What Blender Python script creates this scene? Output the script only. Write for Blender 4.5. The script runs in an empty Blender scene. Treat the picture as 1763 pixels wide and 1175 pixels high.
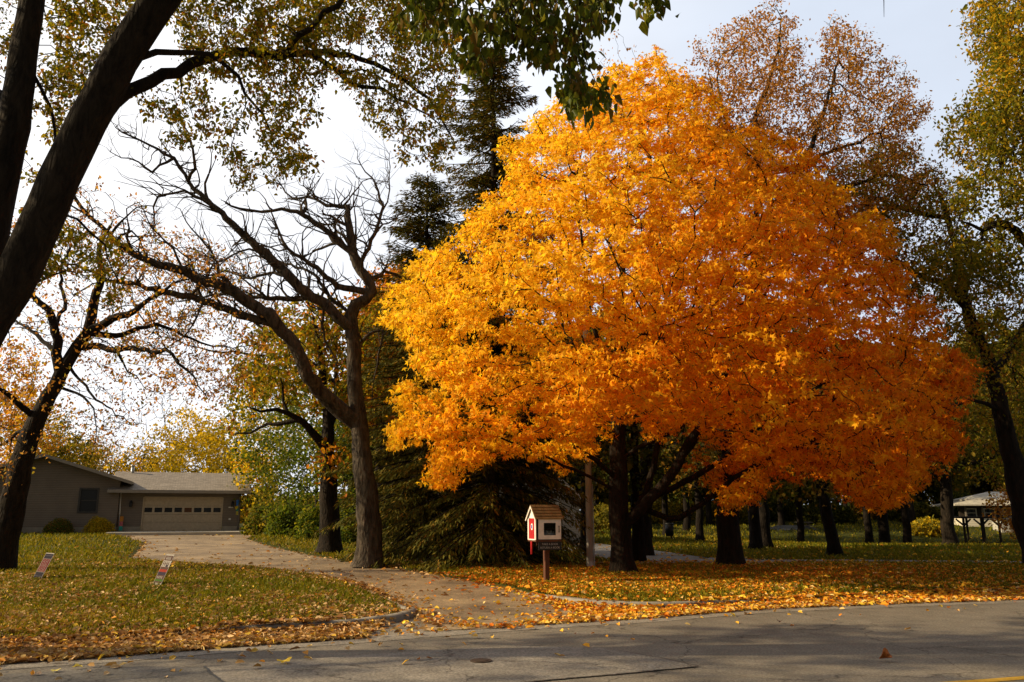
import bpy, bmesh, math, random, time
T0 = time.time()
import numpy as np
from mathutils import Vector, Matrix
random.seed(7)
RNG = np.random.default_rng(11)
C = bpy.context.scene.collection
R = math.radians
PI = math.pi

# ------------------------------------------------------------------ camera
F = 1371.0; PITCH = math.atan((885 - 587.5) / F); EYE = 1.6
cam_d = bpy.data.cameras.new('camera'); cam = bpy.data.objects.new('camera', cam_d); C.objects.link(cam)
cam.location = (0, 0, EYE); cam.rotation_euler = (PI / 2 + PITCH, 0, 0)
cam_d.sensor_width = 36; cam_d.lens = 36 * F / 1763; cam_d.clip_start = 0.1; cam_d.clip_end = 2000
bpy.context.scene.camera = cam

# ------------------------------------------------------------------ light
SUN_EL = 27.0; SUN_K = 0.07          # sun straight from the left, a touch behind the camera
az = math.atan2(-1, -SUN_K)          # angle from +Y, clockwise
world = bpy.data.worlds.new('World'); bpy.context.scene.world = world; world.use_nodes = True
nt = world.node_tree; nt.nodes.clear()
out = nt.nodes.new('ShaderNodeOutputWorld'); bg = nt.nodes.new('ShaderNodeBackground')
sky = nt.nodes.new('ShaderNodeTexSky'); sky.sky_type = 'NISHITA'; sky.sun_disc = False
sky.sun_elevation = R(SUN_EL); sky.sun_rotation = az
sky.air_density = 1.0; sky.dust_density = 2.2; sky.ozone_density = 1.2
tc = nt.nodes.new('ShaderNodeTexCoord'); mp = nt.nodes.new('ShaderNodeMapping'); mp.inputs['Scale'].default_value = (1.2, 1.2, 3.5)
no = nt.nodes.new('ShaderNodeTexNoise'); no.inputs['Scale'].default_value = 1.6; no.inputs['Detail'].default_value = 5; no.inputs['Roughness'].default_value = .55
cr = nt.nodes.new('ShaderNodeValToRGB'); cr.color_ramp.elements[0].position = .30; cr.color_ramp.elements[0].color = (.78, .78, .78, 1)
cr.color_ramp.elements[1].position = .72; cr.color_ramp.elements[1].color = (.97, .97, .97, 1)
mx = nt.nodes.new('ShaderNodeMix'); mx.data_type = 'RGBA'
mx.inputs['B'].default_value = (8.3, 8.6, 9.6, 1)
L_ = nt.links.new
L_(tc.outputs['Generated'], mp.inputs['Vector']); L_(mp.outputs['Vector'], no.inputs['Vector']); L_(no.outputs['Fac'], cr.inputs['Fac'])
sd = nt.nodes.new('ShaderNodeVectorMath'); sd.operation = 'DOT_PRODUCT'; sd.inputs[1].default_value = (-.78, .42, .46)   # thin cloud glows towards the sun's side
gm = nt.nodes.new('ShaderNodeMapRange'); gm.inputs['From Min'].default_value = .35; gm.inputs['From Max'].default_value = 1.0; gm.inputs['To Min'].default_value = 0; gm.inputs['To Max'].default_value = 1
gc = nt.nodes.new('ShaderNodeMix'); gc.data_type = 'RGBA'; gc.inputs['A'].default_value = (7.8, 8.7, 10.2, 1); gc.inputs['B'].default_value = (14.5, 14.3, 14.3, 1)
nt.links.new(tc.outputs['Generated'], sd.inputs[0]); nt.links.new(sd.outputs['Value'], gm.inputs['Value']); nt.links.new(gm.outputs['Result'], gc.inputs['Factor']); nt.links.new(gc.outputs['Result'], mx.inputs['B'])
sd2 = nt.nodes.new('ShaderNodeVectorMath'); sd2.operation = 'DOT_PRODUCT'; sd2.inputs[1].default_value = (-.35, .90, -.10)     # haze fills the view; unseen sky behind is dimmed to cut ambient light
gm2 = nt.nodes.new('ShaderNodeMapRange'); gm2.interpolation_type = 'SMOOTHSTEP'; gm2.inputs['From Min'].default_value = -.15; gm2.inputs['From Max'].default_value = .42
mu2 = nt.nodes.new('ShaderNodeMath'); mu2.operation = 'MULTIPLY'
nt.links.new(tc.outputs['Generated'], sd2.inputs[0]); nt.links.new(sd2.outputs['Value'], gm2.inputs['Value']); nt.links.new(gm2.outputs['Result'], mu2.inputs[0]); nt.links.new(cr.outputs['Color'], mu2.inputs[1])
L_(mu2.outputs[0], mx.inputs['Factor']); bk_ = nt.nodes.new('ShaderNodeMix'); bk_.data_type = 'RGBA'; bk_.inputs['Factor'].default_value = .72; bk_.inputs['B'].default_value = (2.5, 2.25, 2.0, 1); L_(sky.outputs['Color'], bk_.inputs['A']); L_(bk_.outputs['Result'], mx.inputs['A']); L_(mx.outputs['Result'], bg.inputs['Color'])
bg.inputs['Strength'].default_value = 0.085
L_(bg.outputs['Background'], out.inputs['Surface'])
sun_d = bpy.data.lights.new('sun', 'SUN'); sun = bpy.data.objects.new('sun', sun_d); C.objects.link(sun)
sun_d.energy = 5.0; sun_d.angle = R(0.6); sun_d.color = (1.0, .79, .48)
sv = Vector((-1, -SUN_K, 0)).normalized() * math.cos(R(SUN_EL)) + Vector((0, 0, math.sin(R(SUN_EL))))
sun.rotation_euler = (-sv).to_track_quat('-Z', 'Y').to_euler(); sun.location = (-30, 0, 30)
vs = bpy.context.scene.view_settings
vs.view_transform = 'Standard'; vs.look = 'None'; vs.exposure = 0.28; vs.gamma = 1
cy = bpy.context.scene.cycles
cy.max_bounces = 7; cy.diffuse_bounces = 3; cy.transmission_bounces = 4; cy.glossy_bounces = 2
cy.use_denoising = True

# ------------------------------------------------------------------ helpers
def P(px, py, Y):
    u = (px - 881.5) / F; v = (587.5 - py) / F
    dx, dy, dz = u, math.cos(PITCH) - v * math.sin(PITCH), math.sin(PITCH) + v * math.cos(PITCH)
    t = Y / dy
    return Vector((dx * t, Y, EYE + dz * t))
def G0(px, py, z=0.0):
    u = (px - 881.5) / F; v = (587.5 - py) / F
    dy, dz = math.cos(PITCH) - v * math.sin(PITCH), math.sin(PITCH) + v * math.cos(PITCH)
    t = (z - EYE) / dz
    return (u * t, dy * t)
def sstep(x, a, b):
    t = np.clip((np.asarray(x, float) - a) / (b - a), 0, 1); return t * t * (3 - 2 * t)
def base(x, y):
    x = np.asarray(x, float); y = np.asarray(y, float)
    left = sstep(-x, -4, 6)
    z = left * .30 * sstep(y, 18, 50)
    z = z + sstep(y, 52, 120) * 2.6 * sstep(x, -20, 30) + sstep(x, 24, 40) * sstep(y, 42, 62) * .25
    z = z - .6 * sstep(x, 12, 22) * sstep(y, 40, 53) * (1 - sstep(y, 57, 66))
    return z
def G(px, py):
    z = 0.0
    for _ in range(30):
        x, y = G0(px, py, z); z = .5 * z + .5 * float(base(x, min(y, 120)))
    return (x, y)

def tag(o, label=None, cat=None, group=None, kind=None):
    if label: o['label'] = label
    if cat: o['category'] = cat
    if group: o['group'] = group
    if kind: o['kind'] = kind
    return o
def empty(name, loc=(0, 0, 0), rz=0, label=None, cat=None, group=None):
    o = bpy.data.objects.new(name, None); C.objects.link(o); o.location = loc; o.rotation_euler = (0, 0, rz); o.empty_display_size = .2
    return tag(o, label, cat, group)
def link(name, me, mat, parent=None):
    if mat is not None:
        for m in (mat if isinstance(mat, (list, tuple)) else [mat]): me.materials.append(m)
    o = bpy.data.objects.new(name, me); C.objects.link(o)
    if parent is not None: o.parent = parent
    return o
def obj(name, bm, mat, parent=None, smooth=False):
    me = bpy.data.meshes.new(name); bmesh.ops.recalc_face_normals(bm, faces=bm.faces); bm.to_mesh(me); bm.free()
    if smooth:
        for p in me.polygons: p.use_smooth = True
    return link(name, me, mat, parent)
def nmesh(name, V, faces, smooth=False, tint=None):
    """V (n,3); faces (m,k) uniform"""
    me = bpy.data.meshes.new(name); V = np.ascontiguousarray(V, np.float32); faces = np.ascontiguousarray(faces, np.int32)
    m, k = faces.shape
    me.vertices.add(len(V)); me.vertices.foreach_set('co', V.ravel())
    me.loops.add(m * k); me.loops.foreach_set('vertex_index', faces.ravel())
    me.polygons.add(m); me.polygons.foreach_set('loop_start', np.arange(0, m * k, k, dtype=np.int32))
    try: me.polygons.foreach_set('loop_total', np.full(m, k, np.int32))
    except Exception: pass
    if tint is not None:
        a = me.attributes.new('tint', 'FLOAT_COLOR', 'FACE')
        a.data.foreach_set('color', np.c_[tint, np.ones(len(tint))].astype(np.float32).ravel())
    me.update(calc_edges=True); me.validate()
    if smooth: me.polygons.foreach_set('use_smooth', np.ones(len(me.polygons), bool))
    return me
def box(bm, x0, x1, y0, y1, z0, z1, M=None, bevel=0):
    r = bmesh.ops.create_cube(bm, size=1)
    vv = r['verts']
    for v in vv:
        v.co = Vector(((x0 + x1) / 2 + v.co.x * (x1 - x0), (y0 + y1) / 2 + v.co.y * (y1 - y0), (z0 + z1) / 2 + v.co.z * (z1 - z0)))
    if bevel:
        es = list({e for v in vv for e in v.link_edges})
        rb = bmesh.ops.bevel(bm, geom=es, offset=bevel, segments=1, affect='EDGES'); vv = list({v for f in rb['faces'] for v in f.verts} | {v for v in vv if v.is_valid})
    if M is not None:
        for v in vv: v.co = M @ v.co
    return vv
def cyl(bm, p0, p1, r0, r1=None, n=12):
    r1 = r0 if r1 is None else r1
    p0 = Vector(p0); p1 = Vector(p1); d = p1 - p0
    q = d.to_track_quat('Z', 'Y').to_matrix().to_4x4()
    bmesh.ops.create_cone(bm, cap_ends=True, segments=n, radius1=r0, radius2=r1, depth=d.length, matrix=Matrix.Translation((p0 + p1) / 2) @ q)
def prism(bm, pts, M=None):
    """closed prism from two equal rings: pts = [ringA, ringB]"""
    a = [bm.verts.new(p) for p in pts[0]]; b = [bm.verts.new(p) for p in pts[1]]
    bm.faces.new(a); bm.faces.new(b[::-1]); n = len(a)
    for i in range(n): bm.faces.new((a[i], a[(i + 1) % n], b[(i + 1) % n], b[i]))
    if M is not None:
        for v in a + b: v.co = M @ v.co

# ------------------------------------------------------------------ materials
def mat(name):
    m = bpy.data.materials.new(name); m.use_nodes = True; t = m.node_tree; b = t.nodes['Principled BSDF']; return m, t, b
def noise_mat(name, c1, c2, scale=5, rough=.9, bump=0, bscale=None, detail=6, stretch=None, c3=None, spec=.3, bdist=.02):
    m, t, b = mat(name); b.inputs['Roughness'].default_value = rough; b.inputs['Specular IOR Level'].default_value = spec
    co = t.nodes.new('ShaderNodeTexCoord'); src = co.outputs['Object']
    if stretch:
        mm = t.nodes.new('ShaderNodeMapping'); mm.inputs['Scale'].default_value = stretch; t.links.new(src, mm.inputs['Vector']); src = mm.outputs['Vector']
    n = t.nodes.new('ShaderNodeTexNoise'); n.inputs['Scale'].default_value = scale; n.inputs['Detail'].default_value = detail; n.inputs['Roughness'].default_value = .65
    r = t.nodes.new('ShaderNodeValToRGB'); e = r.color_ramp.elements; e[0].position = .32; e[1].position = .68; e[0].color = (*c1, 1); e[1].color = (*c2, 1)
    if c3: k = e.new(.5); k.color = (*c3, 1)
    t.links.new(src, n.inputs['Vector']); t.links.new(n.outputs['Fac'], r.inputs['Fac']); t.links.new(r.outputs['Color'], b.inputs['Base Color'])
    if bump:
        n2 = t.nodes.new('ShaderNodeTexNoise'); n2.inputs['Scale'].default_value = bscale or scale * 4; n2.inputs['Detail'].default_value = 4
        bu = t.nodes.new('ShaderNodeBump'); bu.inputs['Strength'].default_value = bump; bu.inputs['Distance'].default_value = bdist
        t.links.new(src, n2.inputs['Vector']); t.links.new(n2.outputs['Fac'], bu.inputs['Height']); t.links.new(bu.outputs['Normal'], b.inputs['Normal'])
    return m
def plain(name, c, rough=.6, metal=0, bump=.15, vary=.12):
    c1 = tuple(max(0, x * (1 - vary)) for x in c); c2 = tuple(min(1, x * (1 + vary)) for x in c)
    m = noise_mat(name, c1, c2, 7, rough, bump, 60, bdist=.003); m.node_tree.nodes['Principled BSDF'].inputs['Metallic'].default_value = metal
    return m
def leaf_mat(name, trans=.46, rough=.55, tc=(1.35, 1.25, .75)):
    m = bpy.data.materials.new(name); m.use_nodes = True; t = m.node_tree; t.nodes.clear()
    o = t.nodes.new('ShaderNodeOutputMaterial'); a = t.nodes.new('ShaderNodeAttribute'); a.attribute_name = 'tint'
    p = t.nodes.new('ShaderNodeBsdfPrincipled'); p.inputs['Roughness'].default_value = rough; p.inputs['Specular IOR Level'].default_value = .08
    tr = t.nodes.new('ShaderNodeBsdfTranslucent'); mi = t.nodes.new('ShaderNodeMixShader'); mi.inputs[0].default_value = trans
    g = t.nodes.new('ShaderNodeMix'); g.data_type = 'RGBA'; g.blend_type = 'MULTIPLY'; g.inputs['Factor'].default_value = 1; g.inputs['B'].default_value = (*tc, 1)
    t.links.new(a.outputs['Color'], p.inputs['Base Color']); t.links.new(a.outputs['Color'], g.inputs['A']); t.links.new(g.outputs['Result'], tr.inputs['Color'])
    t.links.new(p.outputs[0], mi.inputs[1]); t.links.new(tr.outputs[0], mi.inputs[2]); t.links.new(mi.outputs[0], o.inputs['Surface'])
    return m
def bark_mat(name, c1, c2, sc=9, bump=.9):
    m, t, b = mat(name); b.inputs['Roughness'].default_value = .95; b.inputs['Specular IOR Level'].default_value = .15
    co = t.nodes.new('ShaderNodeTexCoord'); mm = t.nodes.new('ShaderNodeMapping'); mm.inputs['Scale'].default_value = (1, 1, .28)
    n = t.nodes.new('ShaderNodeTexNoise'); n.inputs['Scale'].default_value = sc; n.inputs['Detail'].default_value = 8; n.inputs['Roughness'].default_value = .7; n.inputs['Distortion'].default_value = .6
    v = t.nodes.new('ShaderNodeTexVoronoi'); v.feature = 'DISTANCE_TO_EDGE'; v.inputs['Scale'].default_value = sc * 1.6
    r = t.nodes.new('ShaderNodeValToRGB'); e = r.color_ramp.elements; e[0].position = .35; e[1].position = .66; e[0].color = (*c1, 1); e[1].color = (*c2, 1)
    ad = t.nodes.new('ShaderNodeMath'); ad.operation = 'ADD'; bu = t.nodes.new('ShaderNodeBump'); bu.inputs['Strength'].default_value = bump; bu.inputs['Distance'].default_value = .05
    L = t.links.new
    L(co.outputs['Object'], mm.inputs['Vector']); L(mm.outputs['Vector'], n.inputs['Vector']); L(mm.outputs['Vector'], v.inputs['Vector'])
    L(n.outputs['Fac'], r.inputs['Fac']); L(r.outputs['Color'], b.inputs['Base Color']); L(n.outputs['Fac'], ad.inputs[0]); L(v.outputs['Distance'], ad.inputs[1])
    L(ad.outputs[0], bu.inputs['Height']); L(bu.outputs['Normal'], b.inputs['Normal'])
    return m
BARK = bark_mat('dark_bark', (.010, .008, .006), (.038, .028, .020))
BARK_MAPLE = bark_mat('maple_bark', (.008, .006, .004), (.028, .019, .013))
BARK_GREY = bark_mat('grey_dead_bark', (.018, .014, .011), (.12, .096, .072), 7)
BARK_PARK = bark_mat('park_bark', (.007, .005, .004), (.024, .018, .013))  # darker copy of the bark; canopy shade is put into its colour
BARK_FAR = noise_mat('far_bark', (.014, .011, .008), (.045, .035, .026), 3, .95)
BARK_PALE = noise_mat('pale_bark', (.10, .08, .065), (.22, .18, .15), 3, .95)
LEAF = leaf_mat('leaf'); NEEDLE = leaf_mat('needles', .12, .7); LITTER = leaf_mat('fallen_leaf', .15, .7); GRASSM = leaf_mat('grass_blade', .3, .6)
LEAF_DARK = leaf_mat('shade_leaf', .3, .45)

# ------------------------------------------------------------------ tree engine
class Skel:
    def __init__(s): s.P = []; s.par = []; s.R = []
    def near(s, p): A = np.array(s.P); return int(np.argmin(((A - np.array(p)) ** 2).sum(1)))
    def chain(s, pts, r0, r1, attach=True, step=.3, wob=.0, power=1.0):
        pts = [Vector(p) for p in pts]
        par = -1
        if s.P and attach:
            par = s.near(pts[0]); pts[0] = Vector(s.P[par])
        q = []
        for i in range(len(pts) - 1):
            a = pts[max(i - 1, 0)]; b = pts[i]; c = pts[i + 1]; d = pts[min(i + 2, len(pts) - 1)]
            n = max(1, int((c - b).length / step))
            for k in range(n):
                t = k / n
                q.append(.5 * ((2 * b) + (c - a) * t + (2 * a - 5 * b + 4 * c - d) * t * t + (3 * b - a - 3 * c + d) * t ** 3))
        q.append(pts[-1])
        N = len(q)
        for i, p in enumerate(q):
            if i == 0 and par >= 0: last = par; continue
            f = (i / max(1, N - 1)) ** power
            w = wob * (1 if 0 < i < N - 1 else 0)
            s.P.append([p.x + random.gauss(0, w), p.y + random.gauss(0, w), p.z + random.gauss(0, w)])
            s.par.append(last if i > 0 else -1)
            s.R.append(r0 + (r1 - r0) * f); last = len(s.P) - 1
        return last
    def grow(s, A, D=.35, kill=.5, iters=140, jit=.25, up=0.0, maxn=14000):
        A = np.asarray(A, float); n0 = len(s.P)
        P_ = np.array(s.P); par = list(s.par)
        nd = np.full(len(A), 1e18); ni = np.zeros(len(A), int)
        for k in range(0, len(P_), 400):
            d = ((A[:, None] - P_[None, k:k + 400]) ** 2).sum(2); j = d.argmin(1); m = d[np.arange(len(A)), j]
            u = m < nd; nd[u] = m[u]; ni[u] = j[u] + k
        alive = nd > kill * kill
        PL = [P_]; count = len(P_); allP = P_
        for it in range(iters):
            if not alive.any() or count > maxn: break
            idx = np.nonzero(alive)[0]; tgt = ni[idx]
            un, inv = np.unique(tgt, return_inverse=True)
            v = A[idx] - allP[tgt]; v /= np.linalg.norm(v, axis=1)[:, None] + 1e-9
            S = np.zeros((len(un), 3)); np.add.at(S, inv, v)
            S /= np.linalg.norm(S, axis=1)[:, None] + 1e-9
            S += RNG.normal(0, jit, S.shape); S[:, 2] += up
            S /= np.linalg.norm(S, axis=1)[:, None] + 1e-9
            new = allP[un] + S * D
            # update
            d = ((A[idx][:, None] - new[None]) ** 2).sum(2) if len(idx) * len(new) < 6e6 else None
            if d is None:
                jj = np.empty(len(idx), int); mm = np.empty(len(idx))
                for k in range(0, len(idx), 500):
                    dd = ((A[idx[k:k + 500]][:, None] - new[None]) ** 2).sum(2); jj[k:k + 500] = dd.argmin(1); mm[k:k + 500] = dd.min(1)
            else: jj = d.argmin(1); mm = d[np.arange(len(idx)), jj]
            better = mm < nd[idx] - 1e-6
            used = np.zeros(len(new), bool); used[jj[better]] = True
            remap = np.full(len(new), -1); remap[used] = count + np.arange(used.sum())
            par += list(un[used]); allP = np.vstack([allP, new[used]]); 
            bi = idx[better]; nd[bi] = mm[better]; ni[bi] = remap[jj[better]]
            # stuck attractors die
            stuck = ~used[inv] & ~better
            alive[idx[stuck & (RNG.random(len(idx)) < .5)]] = False
            alive[nd < kill * kill] = False
            count = len(allP)
        s.P = allP.tolist(); s.par = [int(p) for p in par]; s.R += [0.0] * (len(s.P) - len(s.R)); s.n0 = n0
    def radii(s, tip=.012, e=2.3, cap=None):
        n = len(s.P); r = np.zeros(n); acc = np.zeros(n); par = s.par
        for i in range(n - 1, -1, -1):
            r[i] = acc[i] ** (1 / e) if acc[i] > 0 else tip
            if s.R[i] > 0: r[i] = s.R[i]
            elif cap: r[i] = min(r[i], cap)
            if par[i] >= 0: acc[par[i]] += min(r[i], .5) ** e
        s.r = r
        # children may not be thicker than their parent
        for i in range(n):
            if par[i] >= 0 and r[i] > r[par[i]]: r[i] = r[par[i]]
        return r
    def wood(s, name, m, parent, flare=0.35, flare_h=.9, rough=.07, big=.07, mid=.028):
        Pn = np.array(s.P); par = np.array(s.par); r = s.r.copy(); n = len(Pn)
        z0 = Pn[0, 2]
        seg = np.nonzero(par >= 0)[0]; pp = par[seg]
        d = Pn[seg] - Pn[pp]; d /= np.linalg.norm(d, axis=1)[:, None] + 1e-9
        main = np.full(n, -1); best = np.zeros(n)
        for j, p in zip(seg, pp):
            sc = r[j] * (1.0 if j != p + 1 else 1.15)
            if sc > best[p]: best[p] = sc; main[p] = j
        nd = np.zeros((n, 3)); nd[seg] = d; root = np.nonzero(par < 0)[0]
        for q in root: nd[q] = nd[main[q]] if main[q] >= 0 else (0, 0, 1)
        nd2 = nd.copy(); hm = main >= 0; nd2[hm] = nd[hm] + nd[main[hm]]; nd2 /= np.linalg.norm(nd2, axis=1)[:, None] + 1e-9
        isroot = np.abs(Pn[:, 2] - z0) < flare_h
        rf = r * (1 + flare * np.where(isroot, (1 - np.clip((Pn[:, 2] - z0) / flare_h, 0, 1)) ** 2, 0))
        ref = np.array([.31, .93, .17]); ref /= np.linalg.norm(ref)
        def ring(cent, dirs, rad, k, ids):
            a = np.cross(dirs, ref); a /= np.linalg.norm(a, axis=1)[:, None] + 1e-9; b = np.cross(dirs, a)
            th = np.arange(k) * 2 * PI / k
            amp = (1 + rough * (np.sin(3 * th[None] + ids[:, None] * .7) * .6 + np.sin(5 * th[None] - ids[:, None] * 1.3) * .5 + np.sin(2 * th[None] + ids[:, None] * .23))) if k > 6 else 1.0
            rr = (rad[:, None] * amp) * np.ones((1, k))
            return cent[:, None] + rr[..., None] * (np.cos(th)[None, :, None] * a[:, None] + np.sin(th)[None, :, None] * b[:, None])
        Vs = []; Fs = []; off = 0
        rs = r[seg]
        for lo, hi, k in ((big, 9, 14), (mid, big, 7), (0, mid, 4)):
            sel = (rs >= lo) & (rs < hi)
            if not sel.any(): continue
            j = seg[sel]; p = pp[sel]; ism = main[p] == j
            sd = np.where(ism[:, None], nd2[p], d[sel]); sr = np.where(ism, rf[p], np.minimum(rf[j] * 1.25, rf[p]))
            A = ring(Pn[p], sd, sr, k, np.where(ism, p, j)); B = ring(Pn[j], nd2[j], rf[j] * np.where(main[j] >= 0, 1, .55), k, j)
            m_ = len(j); V = np.concatenate([A, B], 1).reshape(-1, 3)
            i0 = off + np.arange(m_)[:, None] * 2 * k; th = np.arange(k); t2 = (th + 1) % k
            Fq = np.stack([i0 + th, i0 + t2, i0 + k + t2, i0 + k + th], -1).reshape(-1, 4)
            Vs.append(V); Fs.append(Fq); off += len(V)
        V = np.vstack(Vs); Fq = np.vstack(Fs)
        key = np.round(V * 2000).astype(np.int64); _, ui, inv = np.unique(key, axis=0, return_index=True, return_inverse=True)
        V = V[ui]; Fq = inv.reshape(-1)[Fq]
        ok = (Fq[:, 0] != Fq[:, 1]) & (Fq[:, 2] != Fq[:, 3]) & (Fq[:, 0] != Fq[:, 3]) & (Fq[:, 1] != Fq[:, 2])
        return link(name, nmesh(name, V, Fq[ok], True), m, parent)
    def leaf_points(s, thr, per, spread, flat=.6, mask=None, end_only=False, frac=.62):
        Pn = np.array(s.P); sel = (s.r < thr) & (RNG.random(len(s.P)) < frac); per = per / frac
        if end_only:
            t = np.ones(len(Pn), bool); t[[p for p in s.par if p >= 0]] = False; sel &= t
        if mask is not None: sel &= mask(Pn)
        Q = Pn[sel]; cnt = RNG.poisson(per, len(Q)); Q = np.repeat(Q, cnt, 0)
        o = RNG.normal(0, spread, Q.shape); o[:, 2] *= flat
        return Q + o

T_FOLD = (np.array([[0, 0, 0], [.30, .33, .10], [.20, .75, .06], [0, 1.05, -.10], [-.20, .75, .06], [-.30, .33, .10]]), np.array([[0, 1, 2, 3], [0, 3, 4, 5]]))
T_LANCE = (np.array([[0, 0, 0], [.34, .32, .10], [.22, .72, 0], [0, 1.15, -.22], [-.22, .72, 0], [-.34, .32, .10]]), np.array([[0, 1, 2, 3], [0, 3, 4, 5]]))
T_MAPLE = (np.array([[0, 0, 0], [.22, .35, .05], [0, 1.0, -.08], [-.22, .35, .05],
                     [.40, .05, .02], [.80, .50, -.10], [-.40, .05, .02], [-.80, .50, -.10], [.18, -.05, 0], [-.18, -.05, 0]]),
           np.array([[0, 1, 2, 3], [0, 4, 5, 1], [0, 3, 7, 6]]))
T_QUAD = (np.array([[0, 0, 0], [.34, .5, .12], [0, 1, -.05], [-.34, .5, .12]]), np.array([[0, 1, 2, 3]]))
T_NEEDLE = (np.array([[0, 0, 0], [.12, .3, .0], [0, 1, -.04], [-.12, .3, .0]]), np.array([[0, 1, 2, 3]]))
def unit(a): return a / (np.linalg.norm(a, axis=1)[:, None] + 1e-9)
def leaves(name, Q, size, T, palette, m, parent, droop=.3, flatness=.5, sizev=.3, cfun=None, normal=None, weights=None):
    n = len(Q); tv, tf = T
    D = unit(RNG.normal(0, 1, (n, 3)) + np.array([0, 0, -droop * 2]))
    N = RNG.normal(0, 1, (n, 3)) + np.array([0, 0, flatness * 2]); 
    if normal is not None: N += normal
    N = unit(N - D * (N * D).sum(1)[:, None]); S = np.cross(D, N)
    sz = size * np.clip(RNG.normal(1, sizev, n), .5, 1.7)
    V = Q[:, None] + sz[:, None, None] * (tv[None, :, 0, None] * S[:, None] + tv[None, :, 1, None] * D[:, None] + tv[None, :, 2, None] * N[:, None])
    Fq = (np.arange(n)[:, None, None] * len(tv) + tf[None]).reshape(-1, 4)
    pal = np.array(palette, float)
    if cfun is not None: col = cfun(Q, pal)
    else: col = pal[RNG.choice(len(pal), n, p=weights)]
    col = np.clip(col * RNG.normal(1, .13, (n, 1)), 0, .95)
    return link(name, nmesh(name, V.reshape(-1, 3), Fq, False, np.repeat(col, len(tf), 0)), m, parent)

def fbm3(Q, s, seed=0):
    r = np.random.default_rng(seed); v = np.zeros(len(Q))
    for o in range(4):
        k = s * 1.8 ** o
        for _ in range(4):
            a = r.normal(0, 1, 3); a /= np.linalg.norm(a); c = r.normal(0, 1, 3); c /= np.linalg.norm(c)
            v += np.sin(Q @ a * k + r.uniform(0, 6) + 1.2 * np.sin(Q @ c * k * .8 + r.uniform(0, 6))) / 1.5 ** o
    return v / 3.4
def inpoly(x, y, poly):
    poly = np.asarray(poly, float); c = np.zeros(len(x), bool); n = len(poly); j = n - 1
    for i in range(n):
        xi, yi = poly[i]; xj, yj = poly[j]
        hit = ((yi > y) != (yj > y)) & (x < (xj - xi) * (y - yi) / (yj - yi + 1e-12) + xi); c ^= hit; j = i
    return c
def dpoly(x, y, poly, closed=True):
    poly = np.asarray(poly, float); d = np.full(len(x), 1e9)
    for i in range(len(poly) - (0 if closed else 1)):
        a = poly[i]; b = poly[(i + 1) % len(poly)]; ab = b - a; t = np.clip(((x - a[0]) * ab[0] + (y - a[1]) * ab[1]) / (ab @ ab + 1e-12), 0, 1)
        d = np.minimum(d, np.hypot(x - a[0] - t * ab[0], y - a[1] - t * ab[1]))
    return d
def volume(poly, Y, H, n, E=140, shell=.55, Yfun=None, gap=None, gs=1.6, ragged=0, seed=1):
    """points in the volume whose outline from the street is poly, centred at depth Y, half depth H, rounded towards its edge"""
    poly = np.array(poly, float); lo = poly.min(0); hi = poly.max(0); out = []
    while len(out) < n:
        x = RNG.uniform(lo[0], hi[0], 4 * n); y = RNG.uniform(lo[1], hi[1], 4 * n); k = inpoly(x, y, poly); x = x[k]; y = y[k]
        e = np.clip(dpoly(x, y, poly) / E, 0, 1); h = H * np.sqrt(1 - (1 - e) ** 2)
        s = RNG.uniform(-1, 1, len(x)); s = np.sign(s) * np.abs(s) ** (1 - shell)
        Y_ = (Yfun(x, y) if Yfun else Y) + s * h
        keep = np.ones(len(x), bool)
        if gap is not None:
            W = np.array([P(a, b, c)[:] for a, b, c in zip(x, y, Y_)]); f = fbm3(W, gs, seed); keep = f > gap - ragged * np.clip(e * 2 - .0, 0, 1) + ragged
            keep = f > gap + ragged * (1 - np.clip(e * 3.0, 0, 1))
        for a, b, c in zip(x[keep], y[keep], Y_[keep]):
            out.append(P(a, b, c)[:])
            if len(out) >= n: break
    return np.array(out)
def PX(pts, Y0, Y1=None):
    Y1 = Y0 if Y1 is None else Y1; n = len(pts)
    return [P(a, b, Y0 + (Y1 - Y0) * i / max(1, n - 1)) for i, (a, b) in enumerate(pts)]
def PY(*pts): return [P(*p) for p in pts]
def rebase(sk, root_loc):
    sk.P = (np.array(sk.P) - np.array(root_loc)).tolist()
def gz(x, y): return float(base(x, y)) + .07
def at_ground(px, Y):
    p = P(px, 900, Y); return Vector((p.x, Y, gz(p.x, Y) - .06))

# ------------------------------------------------------------------ ground, road, drive
KL = [(-30, -5.5), (-18, 1.6), (-11, 6.2)] + [G0(*p) for p in [(-60, 1124), (100, 1113), (200, 1105), (320, 1097), (450, 1090), (600, 1081), (650, 1075), (690, 1069), (710, 1062), (713, 1054), (700, 1048), (690, 1044)]]
KR = [G0(*p) for p in [(905, 1023), (925, 1028), (950, 1035), (1000, 1042), (1050, 1046), (1140, 1048), (1250, 1044), (1400, 1035), (1763, 1019)]] + [(20, 18.6), (45, 25.5), (90, 38)]
DL = [G0(690, 1044)] + [G(*p) for p in [(640, 1022), (590, 1003), (520, 988), (430, 978), (320, 972), (225, 963)]] + [G(240, 948), G(250, 935), (-24.2, 50.2)]
DR = [(-16.3, 53.4), G(423, 928), G(452, 938), G(500, 950), G(560, 962), G(640, 974), G(720, 986), G(800, 1000), G(860, 1012), G(905, 1023)]
OFF = (3.2, -12.4)                                       # far kerb, behind the camera
road_poly = KL + [G0(700, 1046), (1.0 * KR[0][0], KR[0][1])] + KR + [(90, 10), (45, 11), (20, 5), (9, 1), (0, -3.5), (-8, -7), (-22, -16), (-34, -20)]
drive_poly = [G0(730, 1075)] + DL + DR + [G0(1000, 1060), G0(880, 1085)]
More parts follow.
